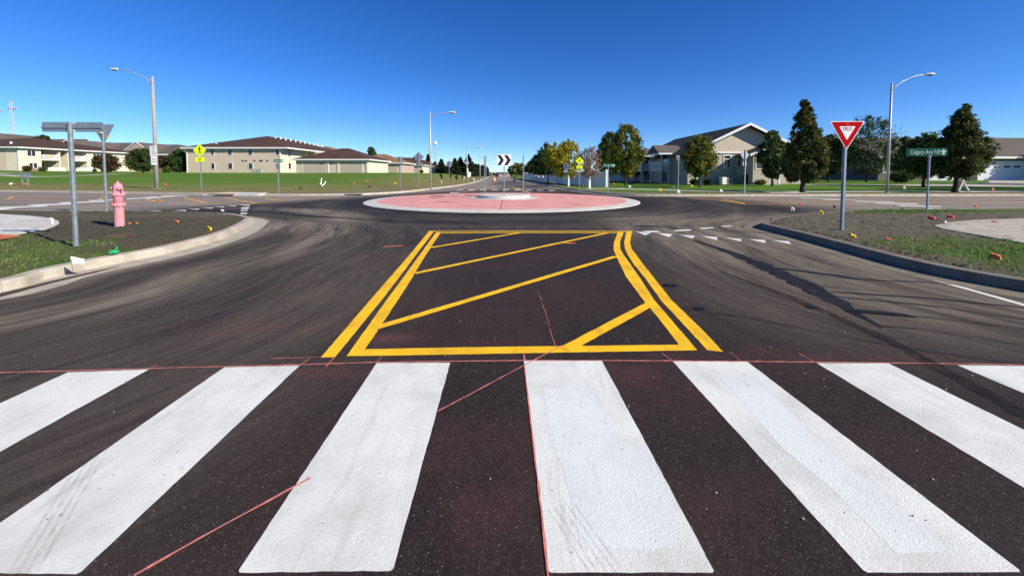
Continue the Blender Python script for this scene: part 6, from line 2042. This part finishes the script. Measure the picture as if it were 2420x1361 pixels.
# work zone down the road ahead
def drum(px, pb, label):
    p = G(px, pb); 
    t = thing('traffic_drum', label, 'traffic drum', p, 0, None)
    for i, (a_, c_, m_) in enumerate(((0.08, .35, 'drum'), (.352, .5, 'white'), (.502, .68, 'drum'), (.682, .82, 'white'), (.822, 1.05, 'drum'))):
        b = MB(); b.lathe([(.30 - a_ * .08, a_), (.30 - c_ * .08, c_)], 16); b.build('band', m_, t)
    b = MB(); b.lathe([(.42, 0), (.42, .06), (.32, .08)], 16); b.build('rubber_base', 'tyre', t)
    b = MB(); b.box(-.1, -.02, 1.05, .1, .02, 1.14); b.build('handle', 'drum', t)
drum(1167.5, 430, 'orange and white traffic drum at the left side of the road ahead')
drum(1216, 430, 'orange and white traffic drum at the right side of the road ahead')
def barricade(px, Y, label):
    p = Vector((D(px, 412, Y).x, Y, 0))
    t = thing('road_barricade', label, 'barricade', p)
    for k in range(3):
        b = MB(); b.box(-.8, -.03, .55 + k * .36, .8, .0, .75 + k * .36); o = b.build('board', 'white', t)
        b = MB()
        for s in range(5): b.prism([(-.78 + s * .32, -.036, .56 + k * .36), (-.60 + s * .32, -.036, .56 + k * .36), (-.50 + s * .32, -.036, .74 + k * .36), (-.68 + s * .32, -.036, .74 + k * .36)], (0, .005, 0))
        b.build('stripe_set', 'stripe_red', o)
    for X_ in (-.6, .6):
        b = MB(); b.box(X_ - .03, .002, .05, X_ + .03, .05, 1.5); b.build('upright', 'white', t)
        b = MB(); b.box(X_ - .03, -.5, 0, X_ + .03, .5, .05); b.build('foot', 'white', t)
barricade(1183.5, 140, 'striped road barricade left of the chevron post down the road ahead')
barricade(1199.5, 142, 'striped road barricade right of the chevron post down the road ahead')
p = Vector((D(1175, 412, 165).x, 165, 0))
t = thing('pickup_truck', 'dark vehicle parked beyond the barricades on the road ahead', 'truck', p)
b = MB(); b.box(-.95, -2.6, .45, .95, 2.6, 1.1); b.build('body', 'carpaint', t, bevel=.12)
b = MB(); b.prism([(-.88, -.9, 1.1), (-.88, 1.5, 1.1), (-.8, 1.0, 1.8), (-.8, -.6, 1.8)], (1.7, 0, 0)); cb = b.build('cab', 'carpaint', t, bevel=.08)
b = MB(); b.box(-.7, -.86, 1.2, .7, -.74, 1.66); b.build('rear_window', 'glass', cb)
for X_ in (-.85, .85):
    for Y_ in (-1.7, 1.7):
        b = MB(); b.lathe([(.38, -.12), (.4, 0), (.38, .12)], 14, (X_, Y_, .4), 'x'); b.build('wheel', 'tyre', t)
    b = MB(); b.box(X_ - .12 if X_ > 0 else X_ - .05, -2.63, .75, X_ + .05 if X_ > 0 else X_ + .12, -2.595, 1.0); b.build('tail_light', 'f_red', t)

# ------------------------------------------------------------------ lattice masts
def mast(px, ptop, Y, w, label, dishes, base_z=2.0, topblob=False):
    x = D(px, 412, Y).x
    zt = D(px, ptop, Y).z
    t = thing('lattice_mast', label, 'mast', Vector((x, Y, base_z)))
    h = zt - base_z
    b = MB()
    ft = lambda z: w * (1 - .65 * z / h)
    n = int(h / (w * 1.1))
    for sx, sy in ((-1, -1), (1, -1), (0, 1)):
        b.tube([(sx * ft(0) / 2, sy * ft(0) / 2, 0), (sx * ft(h) / 2, sy * ft(h) / 2, h)], w * .05, 4)
    for i in range(n):
        z0, z1 = h * i / n, h * (i + 1) / n
        c3 = [(-1, -1), (1, -1), (0, 1)]
        for j in range(3):
            a_, c_ = c3[j], c3[(j + 1) % 3]
            b.tube([(a_[0] * ft(z0) / 2, a_[1] * ft(z0) / 2, z0), (c_[0] * ft(z1) / 2, c_[1] * ft(z1) / 2, z1)], w * .03, 3)
    b.build('lattice', 'tower', t)
    for i, z in enumerate(dishes):
        b = MB()
        if topblob:
            b.lathe([(w * .12, h - w * .7), (w * .42, h - w * .4), (w * .42, h + w * .3), (w * .12, h + w * .5)], 12)
        else:
            for s in (-1, 1):
                for q_ in (-1, 0, 1): b.box(s * w * .62 + q_ * w * .2 - w * .03, -w * .05, h * z - w * .28, s * w * .62 + q_ * w * .2 + w * .03, w * .05, h * z + w * .28)
            b.box(-w * .85, -w * .05, h * z - .15, w * .85, w * .05, h * z + .15)
        b.build('antenna', 'white' if topblob else 'tower', t)
mast(37, 240, 420, 5.5, 'red and white lattice radio mast over the far left roofs', (.9, .28))
mast(1, 236, 420, 5.5, 'lattice radio mast cut by the left edge of the picture', (.85,))
mast(1029, 338, 300, 2.8, 'slim lattice mast with a white top behind the garages', (1,), topblob=True)

# ------------------------------------------------------------------ light, sky, camera
SUN_EL, SUN_AZ = R(30), R(119)      # azimuth clockwise from +Y
sd = Vector((math.sin(SUN_AZ) * math.cos(SUN_EL), math.cos(SUN_AZ) * math.cos(SUN_EL), math.sin(SUN_EL)))
sl = bpy.data.lights.new('sun', 'SUN')
sl.energy = 5.0
sl.angle = R(.53)
sl.color = (1.0, .93, .80)
so = bpy.data.objects.new('sun', sl)
COL.objects.link(so)
so.rotation_euler = sd.to_track_quat('Z', 'Y').to_euler()
W = bpy.data.worlds.new('World')
S.world = W
W.use_nodes = True
nt = W.node_tree
nt.nodes.clear()
sky = nt.nodes.new('ShaderNodeTexSky')
sky.sky_type = 'NISHITA'
sky.sun_disc = False
sky.sun_elevation = SUN_EL
sky.sun_rotation = SUN_AZ
sky.altitude = 0
sky.air_density = 0.7
sky.dust_density = 0.0
sky.ozone_density = 6.0
hs = nt.nodes.new('ShaderNodeHueSaturation')
hs.inputs['Saturation'].default_value = 1.2
hs.inputs['Hue'].default_value = 0.51
bg = nt.nodes.new('ShaderNodeBackground')
bg.inputs['Strength'].default_value = .105
wo = nt.nodes.new('ShaderNodeOutputWorld')
nt.links.new(sky.outputs[0], hs.inputs['Color'])
nt.links.new(hs.outputs[0], bg.inputs[0])
nt.links.new(bg.outputs[0], wo.inputs[0])

cam = bpy.data.cameras.new('camera')
cam.sensor_width = 36
cam.sensor_fit = 'HORIZONTAL'
cam.lens = 36 * F / 2420
cam.shift_y = -(680.5 - CY) / 2420
cam.clip_start = .05
cam.clip_end = 8000
co = bpy.data.objects.new('camera', cam)
COL.objects.link(co)
co.location = (0, 0, EYE)
co.rotation_euler = (math.pi / 2 - PITCH, 0, 0)
S.camera = co
vs_ = S.view_settings
vs_.view_transform = 'Standard'
vs_.look = 'None'
vs_.gamma = 1
vs_.exposure = 0.6
S.render.film_transparent = False
S.cycles.max_bounces = 6
S.cycles.use_denoising = True
